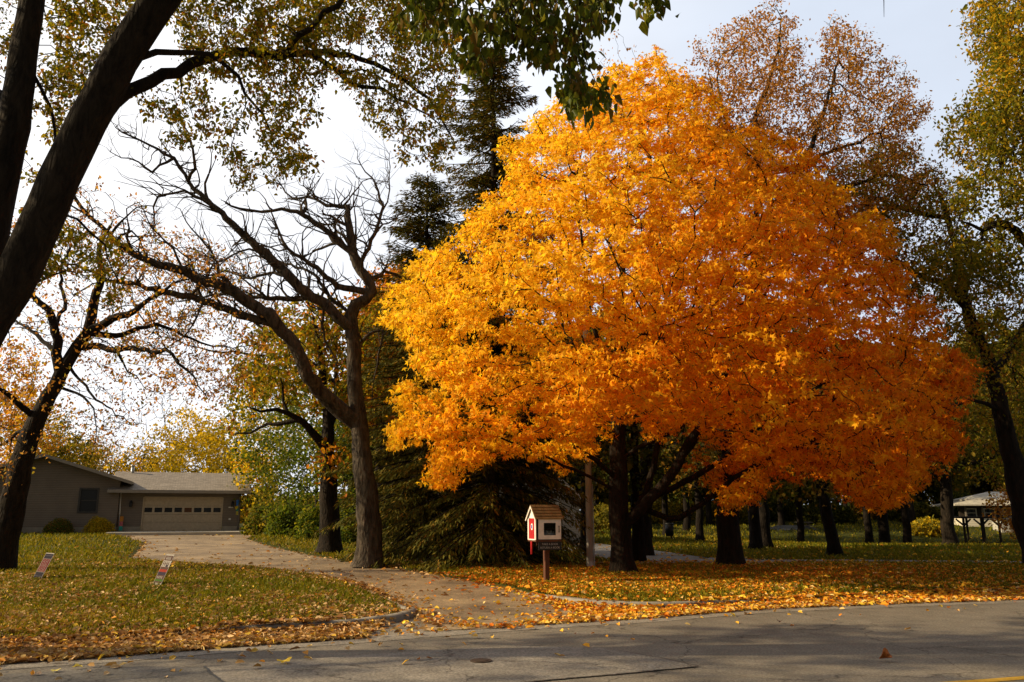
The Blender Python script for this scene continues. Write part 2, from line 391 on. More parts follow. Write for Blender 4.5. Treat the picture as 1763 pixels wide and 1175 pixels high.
def lawn_sd(x, y):
    x = x.ravel(); y = y.ravel()
    ir = inpoly(x, y, road_poly); dr = dpoly(x, y, road_poly); idv = inpoly(x, y, drive_poly); dd = dpoly(x, y, drive_poly)
    s = np.minimum(np.where(ir, -dr, dr), np.where(idv, -dd, dd)); return s, np.where(idv, dd, -dd)
def ground_z(x, y):
    s, di = lawn_sd(x, y); h = (.09 - .03 * sstep(y.ravel(), 17, 24)) * (.45 + .55 * sstep(s, .1, .9))
    und = -.05 + 0 * s
    return base(x, y).ravel() + und + (h + .05) * sstep(s, -.02, .12)
def axis(lo, hi, f0, f1, fine, g=1.045, mx_=6):
    a = list(np.arange(f0, f1, fine)); st = fine
    while a[-1] < hi: st = min(mx_, st * g); a.append(a[-1] + st)
    b = [a[0]]; st = fine
    while b[-1] > lo: st = min(mx_, st * g); b.append(b[-1] - st)
    return np.array(b[:0:-1] + a)
gx = axis(-220, 220, -9, 12, .13); gy = axis(-60, 380, 8.5, 19, .13)
X, Y = np.meshgrid(gx, gy); Z = ground_z(X, Y); nx, ny = len(gx), len(gy)
V = np.c_[X.ravel(), Y.ravel(), Z]
ii = (np.arange(ny - 1)[:, None] * nx + np.arange(nx - 1)[None]).ravel()
GROUND = noise_mat('lawn_soil', (.030, .034, .008), (.085, .070, .020), 1.1, 1, .6, 40, detail=9, c3=(.050, .055, .012), spec=.05)
tag(link('ground', nmesh('ground', V, np.c_[ii, ii + 1, ii + 1 + nx, ii + nx], True), GROUND), kind='structure')

def sheet(name, poly, z, m, kind='structure', cut=None):
    bm = bmesh.new(); vv = [bm.verts.new((a, b, z)) for a, b in poly]; f = bm.faces.new(vv)
    bmesh.ops.triangulate(bm, faces=[f]); me = bpy.data.meshes.new(name)
    bmesh.ops.recalc_face_normals(bm, faces=bm.faces); bm.to_mesh(me); bm.free(); return tag(link(name, me, m), kind=kind)
def asphalt(name, c1, c2, c3, sc=.55):
    m = noise_mat(name, c1, c2, sc, .88, .5, 130, detail=10, c3=c3, spec=.25, bdist=.006)
    t = m.node_tree; b = t.nodes['Principled BSDF']; co = t.nodes['Texture Coordinate'] if 'Texture Coordinate' in t.nodes else t.nodes.new('ShaderNodeTexCoord')
    v = t.nodes.new('ShaderNodeTexNoise'); v.inputs['Scale'].default_value = 34; v.inputs['Detail'].default_value = 6; v.inputs['Roughness'].default_value = .8
    r = t.nodes.new('ShaderNodeValToRGB'); e = r.color_ramp.elements; e[0].position = .38; e[0].color = (.50, .49, .48, 1); e[1].position = .62; e[1].color = (1.45, 1.43, 1.4, 1)
    mi = t.nodes.new('ShaderNodeMix'); mi.data_type = 'RGBA'; mi.blend_type = 'MULTIPLY'; mi.inputs['Factor'].default_value = 1
    src = b.inputs['Base Color'].links[0].from_socket
    t.links.new(co.outputs['Object'], v.inputs['Vector']); t.links.new(v.outputs['Fac'], r.inputs['Fac']); t.links.new(src, mi.inputs['A']); t.links.new(r.outputs['Color'], mi.inputs['B']); t.links.new(mi.outputs['Result'], b.inputs['Base Color'])
    st = t.nodes.new('ShaderNodeTexNoise'); st.inputs['Scale'].default_value = 2.3; st.inputs['Detail'].default_value = 7; st.inputs['Roughness'].default_value = .7
    rs = t.nodes.new('ShaderNodeValToRGB'); e = rs.color_ramp.elements; e[0].position = .30; e[0].color = (.74, .73, .71, 1); e[1].position = .62; e[1].color = (1.1, 1.1, 1.1, 1)
    vo = t.nodes.new('ShaderNodeTexVoronoi'); vo.feature = 'DISTANCE_TO_EDGE'; vo.inputs['Scale'].default_value = .42; vo.inputs['Randomness'].default_value = 1
    wn = t.nodes.new('ShaderNodeTexNoise'); wn.inputs['Scale'].default_value = 1.8; wn.inputs['Detail'].default_value = 6; wm = t.nodes.new('ShaderNodeMix'); wm.data_type = 'RGBA'; wm.blend_type = 'LINEAR_LIGHT'; wm.inputs['Factor'].default_value = .35
    t.links.new(co.outputs['Object'], wn.inputs['Vector']); t.links.new(co.outputs['Object'], wm.inputs['A']); t.links.new(wn.outputs['Color'], wm.inputs['B']); t.links.new(wm.outputs['Result'], vo.inputs['Vector'])
    rc = t.nodes.new('ShaderNodeValToRGB'); e = rc.color_ramp.elements; e[0].position = .0; e[0].color = (.35, .34, .33, 1); e[1].position = .0055; e[1].color = (1, 1, 1, 1)
    t.links.new(vo.outputs['Distance'], rc.inputs['Fac']); t.links.new(co.outputs['Object'], st.inputs['Vector']); t.links.new(st.outputs['Fac'], rs.inputs['Fac'])
    a = mi.outputs['Result']
    for r2 in (rs, rc):
        m2 = t.nodes.new('ShaderNodeMix'); m2.data_type = 'RGBA'; m2.blend_type = 'MULTIPLY'; m2.inputs['Factor'].default_value = 1; t.links.new(a, m2.inputs['A']); t.links.new(r2.outputs['Color'], m2.inputs['B']); a = m2.outputs['Result']
    t.links.new(a, b.inputs['Base Color'])
    return m
ASPH = asphalt('street_asphalt', (.165, .145, .118), (.225, .198, .160), (.192, .170, .138))
PATCHM = asphalt('newer_asphalt', (.205, .186, .160), (.265, .240, .205), (.235, .213, .182), .8)
DARKA = asphalt('worn_dark_asphalt', (.110, .103, .094), (.160, .150, .135), (.135, .126, .114), .9)
GUT = asphalt('concrete_gutter', (.22, .20, .17), (.30, .27, .23), (.26, .235, .20), 1.5)
sheet('road', [(a, b) for a, b in road_poly], 0.0, ASPH)
def strip(name, pts, w0, w1, z, m, n=4):
    """ribbon along a world polyline from offset w0 to w1 (left normal positive)"""
    V_ = []; 
    for i, p in enumerate(pts):
        a = np.array(pts[max(0, i - 1)]); b = np.array(pts[min(len(pts) - 1, i + 1)]); d = (b - a) / np.linalg.norm(b - a); nrm = np.array([-d[1], d[0]])
        for k in range(n + 1): q = np.array(p) + nrm * (w0 + (w1 - w0) * k / n); V_.append((q[0], q[1], z if not callable(z) else z(q[0], q[1])))
    k = n + 1; F_ = [(i * k + j, (i + 1) * k + j, (i + 1) * k + j + 1, i * k + j + 1) for i in range(len(pts) - 1) for j in range(n)]
    return link(name, nmesh(name, np.array(V_), np.array(F_)), m)
def smooth_line(pts, step=.25):
    pts = [Vector((a, b, 0)) for a, b in pts]; q = []
    for i in range(len(pts) - 1):
        a = pts[max(i - 1, 0)]; b = pts[i]; c = pts[i + 1]; d = pts[min(i + 2, len(pts) - 1)]; n = max(1, int((c - b).length / step))
        for k in range(n):
            t = k / n; p = .5 * ((2 * b) + (c - a) * t + (2 * a - 5 * b + 4 * c - d) * t * t + (3 * b - a - 3 * c + d) * t ** 3); q.append((p.x, p.y))
    q.append((pts[-1].x, pts[-1].y)); return q
GL = smooth_line([G0(*p) for p in [(-200, 1166), (0, 1146), (200, 1132), (400, 1116), (600, 1102), (740, 1091), (860, 1082), (1000, 1073), (1120, 1066), (1300, 1052), (1500, 1043), (1763, 1034)]])
tag(strip('gutter', GL, -.34, .55, .004, GUT), kind='structure')
patch = [G0(*p) for p in [(355, 1150), (500, 1138), (600, 1131), (740, 1121), (881, 1113), (1031, 1117), (1141, 1135), (1201, 1149), (1080, 1161), (931, 1174), (700, 1200), (430, 1215)]]
tag(sheet('road', patch, .008, PATCHM), kind='structure')
dk = [G0(*p) for p in [(-300, 1190), (0, 1163), (120, 1155), (240, 1149), (350, 1150), (372, 1163), (400, 1190), (430, 1230), (100, 1300), (-400, 1300)]]
tag(sheet('road', dk, .007, DARKA), kind='structure')
TAR = plain('tar_seam', (.030, .028, .026), .6, 0, .3)
seam = smooth_line([G0(*p) for p in [(352, 1149), (358, 1156), (362, 1160), (372, 1168), (384, 1177), (400, 1196)]], .05)
seam = [(a + random.gauss(0, .006), b + random.gauss(0, .006)) for a, b in seam]
tag(strip('road_seam', seam, -.014, .014, .012, TAR, 1), kind='structure')
seam = smooth_line([G0(*p) for p in [(700, 1199), (931, 1174), (1010, 1167), (1080, 1161), (1150, 1154), (1201, 1149), (1190, 1146), (1141, 1135), (1100, 1128), (1060, 1121)]], .05)
seam = [(a + random.gauss(0, .005), b + random.gauss(0, .005)) for a, b in seam]
tag(strip('road_seam', seam, -.008, .008, .012, TAR, 1), kind='structure')
YEL = noise_mat('road_paint', (.42, .24, .02), (.62, .36, .03), 14, .8, .2, 90)
yl = smooth_line([G0(*p) for p in [(1500, 1190), (1600, 1177), (1700, 1170), (1763, 1165), (1900, 1154)]], .3)
tag(strip('road_marking', yl, -.13, 0.0, .005, YEL, 1), kind='structure')

# gravel and broken asphalt drive: ribbon between its two edges
n_ = 60
def resamp(pts, n):
    p = np.array(pts); d = np.r_[0, np.cumsum(np.hypot(*np.diff(p, axis=0).T))]; t = np.linspace(0, d[-1], n); return np.c_[np.interp(t, d, p[:, 0]), np.interp(t, d, p[:, 1])]
Lp = resamp([G0(728, 1088), G0(722, 1065)] + DL[0:], n_); Rp = resamp([G0(860, 1083), G0(1005, 1056), G0(960, 1042)] + DR[::-1], n_)
V_ = []; F_ = []; m_ = 14
for i in range(n_):
    for j in range(m_ + 1):
        q = Lp[i] + (Rp[i] - Lp[i]) * j / m_; V_.append((q[0], q[1], float(base(*q)) + .011))
for i in range(n_ - 1):
    for j in range(m_): k = i * (m_ + 1) + j; F_.append((k, k + 1, k + m_ + 2, k + m_ + 1))
DRIVE = asphalt('drive_surface', (.15, .108, .068), (.38, .28, .165), (.265, .196, .12), .6)
tag(link('driveway', nmesh('driveway', np.array(V_), np.array(F_), True), DRIVE), kind='structure')

# kerbs
KERB = noise_mat('kerb_concrete', (.20, .18, .15), (.34, .31, .26), 6, .9, .4, 50)
def kerb(name, pts):
    pts = smooth_line(pts, .12); prof = [(-.02, -.06), (-.02, .075), (.01, .098), (.13, .102), (.15, .09), (.15, -.06)]
    V_ = []; F_ = []; k = len(prof)
    for i, p in enumerate(pts):
        a = np.array(pts[max(0, i - 1)]); b = np.array(pts[min(len(pts) - 1, i + 1)]); d = (b - a) / np.linalg.norm(b - a); nrm = np.array([-d[1], d[0]])
        dip = 1 - .75 * sstep(i, len(pts) - 14, len(pts)) if name.endswith('L') else 1 - .75 * (1 - sstep(i, 0, 14))
        far_ = max(0, -3.2 - p[0]) if name == 'L' else max(0, p[0] - 3.4); dip *= 1 - .6 * sstep(far_, 0, 1.6)
        for o, z in prof:
            q = np.array(p) + nrm * o; V_.append((q[0], q[1], z * (dip if z > 0 else 1)))
    for i in range(len(pts) - 1):
        for j in range(k - 1): a = i * k + j; F_.append((a, a + 1, a + k + 1, a + k))
    tag(link('kerb', nmesh('kerb', np.array(V_), np.array(F_)), KERB), kind='structure')
kerb('L', KL[2:]); kerb('R', KR[:-1])

# park road and footpaths beyond the maple
PATHM = asphalt('park_road', (.20, .185, .17), (.30, .28, .25), (.25, .23, .21), .5)
def zp(off): return lambda x, y: float(base(x, y)) + .075 + off
pr = smooth_line([G0(*p) for p in [(960, 938), (1000, 944), (1060, 953), (1110, 962)]] + [G0(1170, 969), G0(1300, 970)] , .8)
tag(strip('path', pr, -2.0, 1.9, zp(.006), PATHM, 6), kind='structure')
pr2 = smooth_line([G0(*p) for p in [(880, 974), (960, 975), (1050, 975), (1200, 973), (1400, 970), (1763, 973), (2000, 976)]], .8)
tag(strip('path', pr2, -.6, .55, zp(.012), PATHM, 4), kind='structure')

# ------------------------------------------------------------------ grass and fallen leaves
def scatter(n, y0, y1, pw=1.9):
    """points on the ground, denser nearer the street, inside a wide wedge"""
    u = RNG.random(n); a = 1 - pw; y = (y0 ** a + u * (y1 ** a - y0 ** a)) ** (1 / a)
    x = RNG.uniform(-1, 1, n) * (y * .72 + 1.0); return x, y
def fbm(x, y, s, seed=0):
    r = np.random.default_rng(seed); v = np.zeros(len(x)); 
    for o in range(5):
        k = s * 1.9 ** o; 
        for _ in range(3):
            a = r.uniform(0, 2 * PI); v += np.sin((x * math.cos(a) + y * math.sin(a)) * k + r.uniform(0, 6) + 1.3 * np.sin((x * math.sin(a) - y * math.cos(a)) * k * .7 + r.uniform(0, 6))) / 1.6 ** o
    return v / 4
def lawn_height(x, y, s):
    return base(x, y) - .05 + ((.09 - .03 * sstep(y, 17, 24)) * (.45 + .55 * sstep(s, .1, .9)) + .05) * sstep(s, -.02, .12)
x, y = scatter(330000, 8, 75, 1.75); s_, _ = lawn_sd(x, y); k = (s_ > .16) & (dpoly(x, y, pr2[::2], False) > .55) & (dpoly(x, y, pr[::2], False) > 1.9); x, y, s_ = x[k], y[k], s_[k]
fb = fbm(x, y, .5, 3); k = RNG.random(len(x)) < np.clip(.75 + .35 * fb, .15, 1); x, y, s_ = x[k], y[k], s_[k]; n = len(x)
z = lawn_height(x, y, s_); h = .045 * (1 + y / 26) * RNG.uniform(.6, 1.5, n); w = .0045 * (1 + y / 7) * RNG.uniform(.7, 1.3, n); th = RNG.uniform(0, 2 * PI, n)
lx, ly = RNG.normal(0, .5, n) * h, RNG.normal(0, .5, n) * h
B1 = np.c_[x - w * np.cos(th), y - w * np.sin(th), z]; B2 = np.c_[x + w * np.cos(th), y + w * np.sin(th), z]
M1 = np.c_[x + lx * .4 + .7 * w * np.cos(th), y + ly * .4 + .7 * w * np.sin(th), z + h * .6]; TP = np.c_[x + lx, y + ly, z + h]
V = np.stack([B1, B2, M1, TP], 1).reshape(-1, 3); Fq = np.arange(4 * n).reshape(-1, 4)
pal = np.array([(.13, .14, .010), (.21, .18, .012), (.29, .215, .016), (.09, .105, .010), (.33, .22, .04)])
g2 = fbm(x, y, .33, 9); pi = np.clip((g2 * 1.3 + 1.4 + RNG.normal(0, .8, n)), 0, 4).astype(int)
col = pal[pi] * RNG.normal(1, .18, (n, 1))
tag(link('grass', nmesh('grass', V, Fq, False, np.clip(col, 0, 1)), GRASSM), kind='stuff')
mpl = P(1072, 985, 21.8)
def litter(n0, y0, y1, pw, size, dens, palfun, name, T=T_QUAD):
    x, y = scatter(n0, y0, y1, pw); s_, di = lawn_sd(x, y); d = dens(x, y, s_, di); k = RNG.random(len(x)) < d; x, y, s_, di = x[k], y[k], s_[k], di[k]; n = len(x)
    z = np.where(di > 0, base(x, y) + .014, np.where(s_ > -.02, np.where((s_ < .16) & (y < 19), np.where((x < -4) | (x > 4.5), .05, .10), lawn_height(x, y, s_)), .006 + .05 * np.exp(-np.abs(s_) / .18))) + RNG.uniform(.004, .03, n) + .018 * (s_ > 0)
    tv, tf = T; D = unit(np.c_[RNG.normal(0, 1, (n, 2)), RNG.normal(0, .32, n)]); N = unit(np.c_[RNG.normal(0, .45, (n, 2)), np.ones(n)]); N = unit(N - D * (N * D).sum(1)[:, None]); S = np.cross(D, N)
    sz = size * (1 + np.clip(y - 14, 0, 40) / 40) * np.clip(RNG.normal(1, .3, n), .45, 1.8)
    V = np.c_[x, y, z][:, None] + sz[:, None, None] * (tv[None, :, 0, None] * S[:, None] + (tv[None, :, 1, None] - .5) * D[:, None] + 1.6 * tv[None, :, 2, None] * N[:, None])
    V = V.reshape(-1, 3); zz = np.repeat(z, len(tv)); V[:, 2] = np.maximum(V[:, 2], zz - .012)
    Fq = (np.arange(n)[:, None, None] * len(tv) + tf[None]).reshape(-1, 4); col = palfun(x, y, n) * np.clip(RNG.normal(1, .2, (n, 1)), .4, 1.6)
    tag(link(name, nmesh(name, V, Fq, False, np.repeat(np.clip(col, 0, .95), len(tf), 0)), LITTER), kind='stuff')
gl = np.array(GL); kl = np.array(KL)
def dens(x, y, s, di):
    ys = np.interp(x, gl[:, 0], gl[:, 1])                      # leaf line along the gutter
    inroad = (s < 0.05) & (di < 0)
    g = np.where((y > ys + .02 * fbm(x, y, 6, 5)) & inroad, np.where((x > -1.9) & (x < -.3), .10, 1.0), np.where(inroad, .012 * np.exp(-(ys - y) / .8), 0))
    kt = (s > -.03) & (s < .18) & (di < 0) & (y < 19); g = np.where(kt, np.where((x < -2.6) | (x > 3.2), 2.0, .12), g)
    g = np.where(inroad & ~kt & (x > -.3) & (x < 2.2), g * np.where(y > ys, .8, 1), g)
    f0 = fbm(x, y, .8, 31)
    dr = np.where(di > 0, np.where(y < 20, .014, .025) * (1 + f0) + .45 * np.exp(-di / .22), 0)
    f = fbm(x, y, 1.1, 12); f2 = fbm(x, y, .45, 15)
    lawn = np.clip(.24 + .42 * f + .30 * f2, .03, .9)
    lawn = np.where((x < 0) & (y < 14), lawn * .75 + .08, lawn)
    dm = np.hypot((x - mpl.x - 1.5) / 9.5, (y - mpl.y + 1) / 5.5)
    lawn = np.where(x > -1.5, np.clip(.30 + .25 * f + 1.0 * np.exp(-dm ** 3) + .35 * np.exp(-s / .5), .05, 1), lawn + .35 * np.exp(-s / .35))
    lawn = np.where((x > 1) & (s < 1.5) & (s > .2), lawn * (.25 + .45 * (f > .1)), lawn)
    lawn = np.where(y > 27, lawn * .22, lawn)
    return np.where(di > 0, dr, np.where((s > 0.05) & ~kt, lawn, g)) * .95
LP = np.array([(.46, .27, .10), (.56, .36, .17), (.32, .15, .05), (.64, .45, .24), (.62, .28, .05), (.24, .12, .05), (.70, .46, .05)])
MPAL = np.array([(.78, .36, .03), (.80, .46, .05), (.70, .24, .02), (.62, .16, .015), (.82, .56, .22), (.45, .16, .03), (.85, .6, .06)])
def palf(x, y, n):
    right = sstep(x, -2.2, .2); c = np.where((RNG.random(n) < right)[:, None], MPAL[RNG.choice(7, n, p=[.26, .24, .16, .08, .10, .08, .08])], LP[RNG.choice(7, n, p=[.22, .2, .16, .14, .1, .12, .06])])
    dm = np.hypot((x - mpl.x - 1) / 9.5, (y - mpl.y) / 3.6); red = (RNG.random(n) < .8 * np.exp(-dm ** 4)) & (x > -2); c[red] = MPAL[RNG.choice([0, 2, 3, 2, 3], red.sum())] * .9
    gut = (y < np.interp(x, gl[:, 0], gl[:, 1]) + .5) & (RNG.random(n) < .35); c[gut] = np.array([(.62, .40, .08), (.5, .3, .12), (.7, .5, .2)])[RNG.choice(3, gut.sum())]
    return c
litter(270000, 8, 60, 2.0, .085, dens, palf, 'fallen_leaves', T_FOLD)
print('ground', time.time() - T0)

# ------------------------------------------------------------------ house with garage
def siding(name, c1, c2, pitch=.11):
    m, t, b = mat(name); b.inputs['Roughness'].default_value = .7; b.inputs['Specular IOR Level'].default_value = .3
    co = t.nodes.new('ShaderNodeTexCoord'); sx = t.nodes.new('ShaderNodeSeparateXYZ'); mu = t.nodes.new('ShaderNodeMath'); mu.operation = 'MULTIPLY'; mu.inputs[1].default_value = 1 / pitch
    fr = t.nodes.new('ShaderNodeMath'); fr.operation = 'FRACT'; r = t.nodes.new('ShaderNodeValToRGB'); e = r.color_ramp.elements
    e[0].position = 0; e[0].color = (*[x * .45 for x in c1], 1); e[1].position = .14; e[1].color = (*c1, 1); k = e.new(1.0); k.color = (*c2, 1)
    bu = t.nodes.new('ShaderNodeBump'); bu.inputs['Strength'].default_value = .8; bu.inputs['Distance'].default_value = .02
    n = t.nodes.new('ShaderNodeTexNoise'); n.inputs['Scale'].default_value = 1.3; n.inputs['Detail'].default_value = 6
    mi = t.nodes.new('ShaderNodeMix'); mi.data_type = 'RGBA'; mi.blend_type = 'OVERLAY'; mi.inputs['Factor'].default_value = .25
    L = t.links.new; L(co.outputs['Object'], sx.inputs[0]); L(sx.outputs['Z'], mu.inputs[0]); L(mu.outputs[0], fr.inputs[0]); L(fr.outputs[0], r.inputs['Fac'])
    L(co.outputs['Object'], n.inputs['Vector']); L(r.outputs['Color'], mi.inputs['A']); L(n.outputs['Fac'], mi.inputs['B']); L(mi.outputs['Result'], b.inputs['Base Color'])
    inv = t.nodes.new('ShaderNodeMath'); inv.operation = 'SUBTRACT'; inv.inputs[0].default_value = 1; L(fr.outputs[0], inv.inputs[1]); L(inv.outputs[0], bu.inputs['Height']); L(bu.outputs['Normal'], b.inputs['Normal'])
    return m
def shingles(name, c1, c2, row=.16):
    m = noise_mat(name, c1, c2, 9, .95, .5, 45, detail=8, spec=.1); t = m.node_tree; b = t.nodes['Principled BSDF']
    co = t.nodes.new('ShaderNodeTexCoord'); br = t.nodes.new('ShaderNodeTexBrick'); br.inputs['Scale'].default_value = 1; br.inputs['Brick Width'].default_value = .32; br.inputs['Row Height'].default_value = row
    br.inputs['Mortar Size'].default_value = .008; br.inputs['Color1'].default_value = (1.1, 1.1, 1.1, 1); br.inputs['Color2'].default_value = (.78, .78, .78, 1); br.inputs['Mortar'].default_value = (.45, .45, .45, 1)
    mi = t.nodes.new('ShaderNodeMix'); mi.data_type = 'RGBA'; mi.blend_type = 'MULTIPLY'; mi.inputs['Factor'].default_value = 1; src = b.inputs['Base Color'].links[0].from_socket
    t.links.new(co.outputs['Object'], br.inputs['Vector']); t.links.new(src, mi.inputs['A']); t.links.new(br.outputs['Color'], mi.inputs['B']); t.links.new(mi.outputs['Result'], b.inputs['Base Color'])
    return m
SIDE = siding('taupe_siding', (.165, .130, .095), (.215, .172, .128)); SHING = shingles('grey_brown_shingles', (.25, .215, .18), (.37, .325, .275))
FASC = plain('taupe_fascia', (.30, .26, .21)); TRIM = plain('taupe_trim', (.20, .17, .14)); FOUND = noise_mat('foundation_block', (.26, .23, .18), (.36, .32, .25), 3, .95, .4, 30)
DOORM = plain('beige_door', (.50, .40, .27), .55); WIN = plain('dark_glass', (.012, .013, .015), .12, 0, 0); CONC = noise_mat('apron_concrete', (.42, .38, .31), (.58, .53, .44), 1.5, .9, .3, 40)
WHITE = plain('white_metal', (.72, .70, .64), .45); BLK = plain('black_metal', (.015, .015, .016), .4); STEEL = plain('galvanised', (.42, .43, .44), .35, .7)
REFL = plain('painted_orange_reflection', (.10, .035, .008), .15, 0, 0)  # orange reflection painted as the base colour of one garage door pane
ang = R(21); HY = 54.5
w0 = P(312, 917, HY); gz0 = w0.z + .08
house = empty('house', (w0.x, w0.y, gz0), ang, 'low ranch house in taupe siding with an attached two car garage', 'house')
# local frame: x along the facade (0 = middle of garage door), y into the house, z up from the apron
gL, gR, gD, eH, rise = -4.05, 3.65, 7.2, 2.72, 1.12
bm = bmesh.new()
box(bm, gL, -2.50, 0, .18, .32, eH); box(bm, 2.50, gR, 0, .18, .32, eH); box(bm, -2.50, 2.50, 0, .18, 2.2, eH)
prism(bm, [[(gR - .18, .18, .32), (gR - .18, gD, .32), (gR - .18, gD, eH), (gR - .18, gD / 2, eH + rise - .08), (gR - .18, .18, eH)], [(gR, .18, .32), (gR, gD, .32), (gR, gD, eH), (gR, gD / 2, eH + rise - .08), (gR, .18, eH)]])
box(bm, gL, gR - .18, gD - .18, gD, .32, eH)
obj('garage_wall', bm, SIDE, house)
bm = bmesh.new(); box(bm, gL, -2.53, -.02, .2, -.4, .318); obj('foundation', bm, FOUND, house)
bm = bmesh.new(); box(bm, 2.53, gR + .02, -.02, .2, -.4, .318); box(bm, gR - .2, gR + .02, .2, gD, -.4, .318); obj('foundation', bm, FOUND, house)
# garage roof: two sloping slabs, overhang 0.6
def slope_slab(x0, x1, ya, za, yb, zb, th=.12):
    return [[(x0, ya, za), (x0, yb, zb), (x0, yb, zb + th), (x0, ya, za + th)], [(x1, ya, za), (x1, yb, zb), (x1, yb, zb + th), (x1, ya, za + th)]]
sl = rise / (gD / 2); oh = .75
bm = bmesh.new(); prism(bm, slope_slab(gL - .55, gR + .55, -oh, eH - sl * oh + .06, gD / 2, eH + rise + .06)); prism(bm, slope_slab(gL - .55, gR + .55, gD + oh, eH - sl * oh + .06, gD / 2 + .004, eH + rise + .06))
rf = obj('roof', bm, SHING, house)
bm = bmesh.new(); box(bm, gL - .57, gR + .57, -oh - .03, -oh - .003, eH - sl * oh - .02, eH - sl * oh + .15); obj('fascia', bm, FASC, rf)
bm = bmesh.new(); box(bm, gL - .55, gR + .5, -oh, -.003, eH - sl * oh - .02, eH - sl * oh + .02); obj('soffit', bm, TRIM, rf)
bm = bmesh.new(); cyl(bm, (-3.55, 3.3, eH + .8), (-3.55, 3.3, eH + rise + .55), .11, n=16); cyl(bm, (-3.55, 3.3, eH + rise + .55), (-3.55, 3.3, eH + rise + .62), .15, n=16); obj('flue_pipe', bm, STEEL, rf, True)
# garage door, panelled, with eight lights
bm = bmesh.new()
for r_ in range(4):
    z0_ = r_ * .545
    if r_ == 2: continue
    box(bm, -2.44, 2.44, .06, .10, z0_ + .006, z0_ + .54, bevel=.006)
    for c_ in range(8):
        x0_ = -2.44 + c_ * .61; box(bm, x0_ + .05, x0_ + .56, .048, .0585, z0_ + .08, z0_ + .46, bevel=.012)
z0_ = 1.09
box(bm, -2.44, 2.44, .06, .10, z0_ + .006, z0_ + .14); box(bm, -2.44, 2.44, .06, .10, z0_ + .44, z0_ + .54)
for c_ in range(9):
    xc = -2.44 + c_ * .61; box(bm, max(-2.44, xc - .07), min(2.44, xc + .07), .06, .10, z0_ + .14, z0_ + .44)
gd = obj('garage_door', bm, DOORM, house)
for c_ in range(8):
    x0_ = -2.44 + c_ * .61
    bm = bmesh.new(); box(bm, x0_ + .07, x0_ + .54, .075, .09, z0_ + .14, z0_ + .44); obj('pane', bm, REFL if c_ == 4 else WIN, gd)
bm = bmesh.new(); box(bm, -2.5, -2.44, -.02, .12, 0, 2.2); box(bm, 2.44, 2.5, -.02, .12, 0, 2.2); box(bm, -2.44, 2.44, -.02, .12, 2.18, 2.24); obj('door_frame', bm, DOORM, house)
bm = bmesh.new(); cyl(bm, (gL + .28, -.06, .05), (gL + .18, -.06, eH - .2), .045, n=8); cyl(bm, (gL + .18, -.06, eH - .2), (gL + .15, -.5, eH - .14), .045, n=8); obj('downspout', bm, WHITE, house, True)
bm = bmesh.new(); cyl(bm, (gR - .1, -.06, .05), (gR - .1, -.06, eH - .25), .05, n=8); cyl(bm, (gR - .1, -.06, eH - .25), (gR - .1, -.6, eH - .16), .05, n=8); obj('downspout', bm, TRIM, house, True)
for xx in (-3.2, 3.1):
    bm = bmesh.new(); box(bm, xx - .05, xx + .05, -.05, -.003, 1.72, 1.95); box(bm, xx - .03, xx + .03, -.16, -.05, 1.9, 1.94); box(bm, xx - .09, xx + .09, -.24, -.08, 1.58, 1.86, bevel=.02); prism(bm, [[(xx - .11, -.26, 1.86), (xx + .11, -.26, 1.86), (xx + .11, -.06, 1.86), (xx - .11, -.06, 1.86)], [(xx - .03, -.18, 1.97), (xx + .03, -.18, 1.97), (xx + .03, -.14, 1.97), (xx - .03, -.14, 1.97)]]); obj('wall_lamp', bm, BLK, house)
bm = bmesh.new(); box(bm, 2.86, 3.16, -.02, -.004, 1.52, 1.60); obj('number_plate', bm, WHITE, house)
bm = bmesh.new(); box(bm, 2.92, 3.06, -.03, -.004, .72, .84); obj('outlet_cover', bm, WHITE, house)
# main wing, gable towards the street
mR = gL + .12; mL = mR - 8.9; mM = (mL + mR) / 2; mE, mH, yF, mD = 3.25, 1.42, -.35, 11
bm = bmesh.new()
wx0, wx1, wz0, wz1 = mR - 2.28, mR - 1.22, 1.22, 2.72
A_ = lambda pts, y0, y1: prism(bm, [[(a, y0, b) for a, b in pts], [(a, y1, b) for a, b in pts]])
A_([(mL, .3), (wx0, .3), (wx0, mE + mH * (wx0 - mL) / (mM - mL) if wx0 < mM else mE + mH * (mR - wx0) / (mR - mM)), (mM, mE + mH), (mL, mE)], yF, yF + .18)
A_([(wx0, .3), (wx1, .3), (wx1, wz0), (wx0, wz0)], yF, yF + .18)
A_([(wx0, wz1), (wx1, wz1), (wx1, mE + mH * (mR - wx1) / (mR - mM)), (wx0, mE + mH * (mR - wx0) / (mR - mM))], yF, yF + .18)
A_([(wx1, .3), (mR, .3), (mR, mE), (wx1, mE + mH * (mR - wx1) / (mR - mM))], yF, yF + .18)
box(bm, mL, mL + .18, yF + .18, mD, .3, mE); box(bm, mR - .18, mR, yF + .18, mD, .3, mE); box(bm, mL + .18, mR - .18, mD - .18, mD, .3, mE)
obj('wall', bm, SIDE, house)
bm = bmesh.new(); box(bm, mL - .02, mR + .02, yF - .02, mD, -.7, .297); obj('foundation', bm, FOUND, house)
ms = mH / (mR - mM); o_ = .75; bm = bmesh.new()
for sgn, xe in ((1, mR), (-1, mL)):
    xe2 = xe + sgn * o_; ze = mE - ms * o_ + .03; x_in = mM + sgn * .002; zr = mE + mH + .03
    prism(bm, [[(xe2, yF - .6, ze), (x_in, yF - .6, zr), (x_in, yF - .6, zr + .13), (xe2, yF - .6, ze + .13)], [(xe2, mD + .6, ze), (x_in, mD + .6, zr), (x_in, mD + .6, zr + .13), (xe2, mD + .6, ze + .13)]])
rf2 = obj('roof', bm, SHING, house)
bm = bmesh.new()
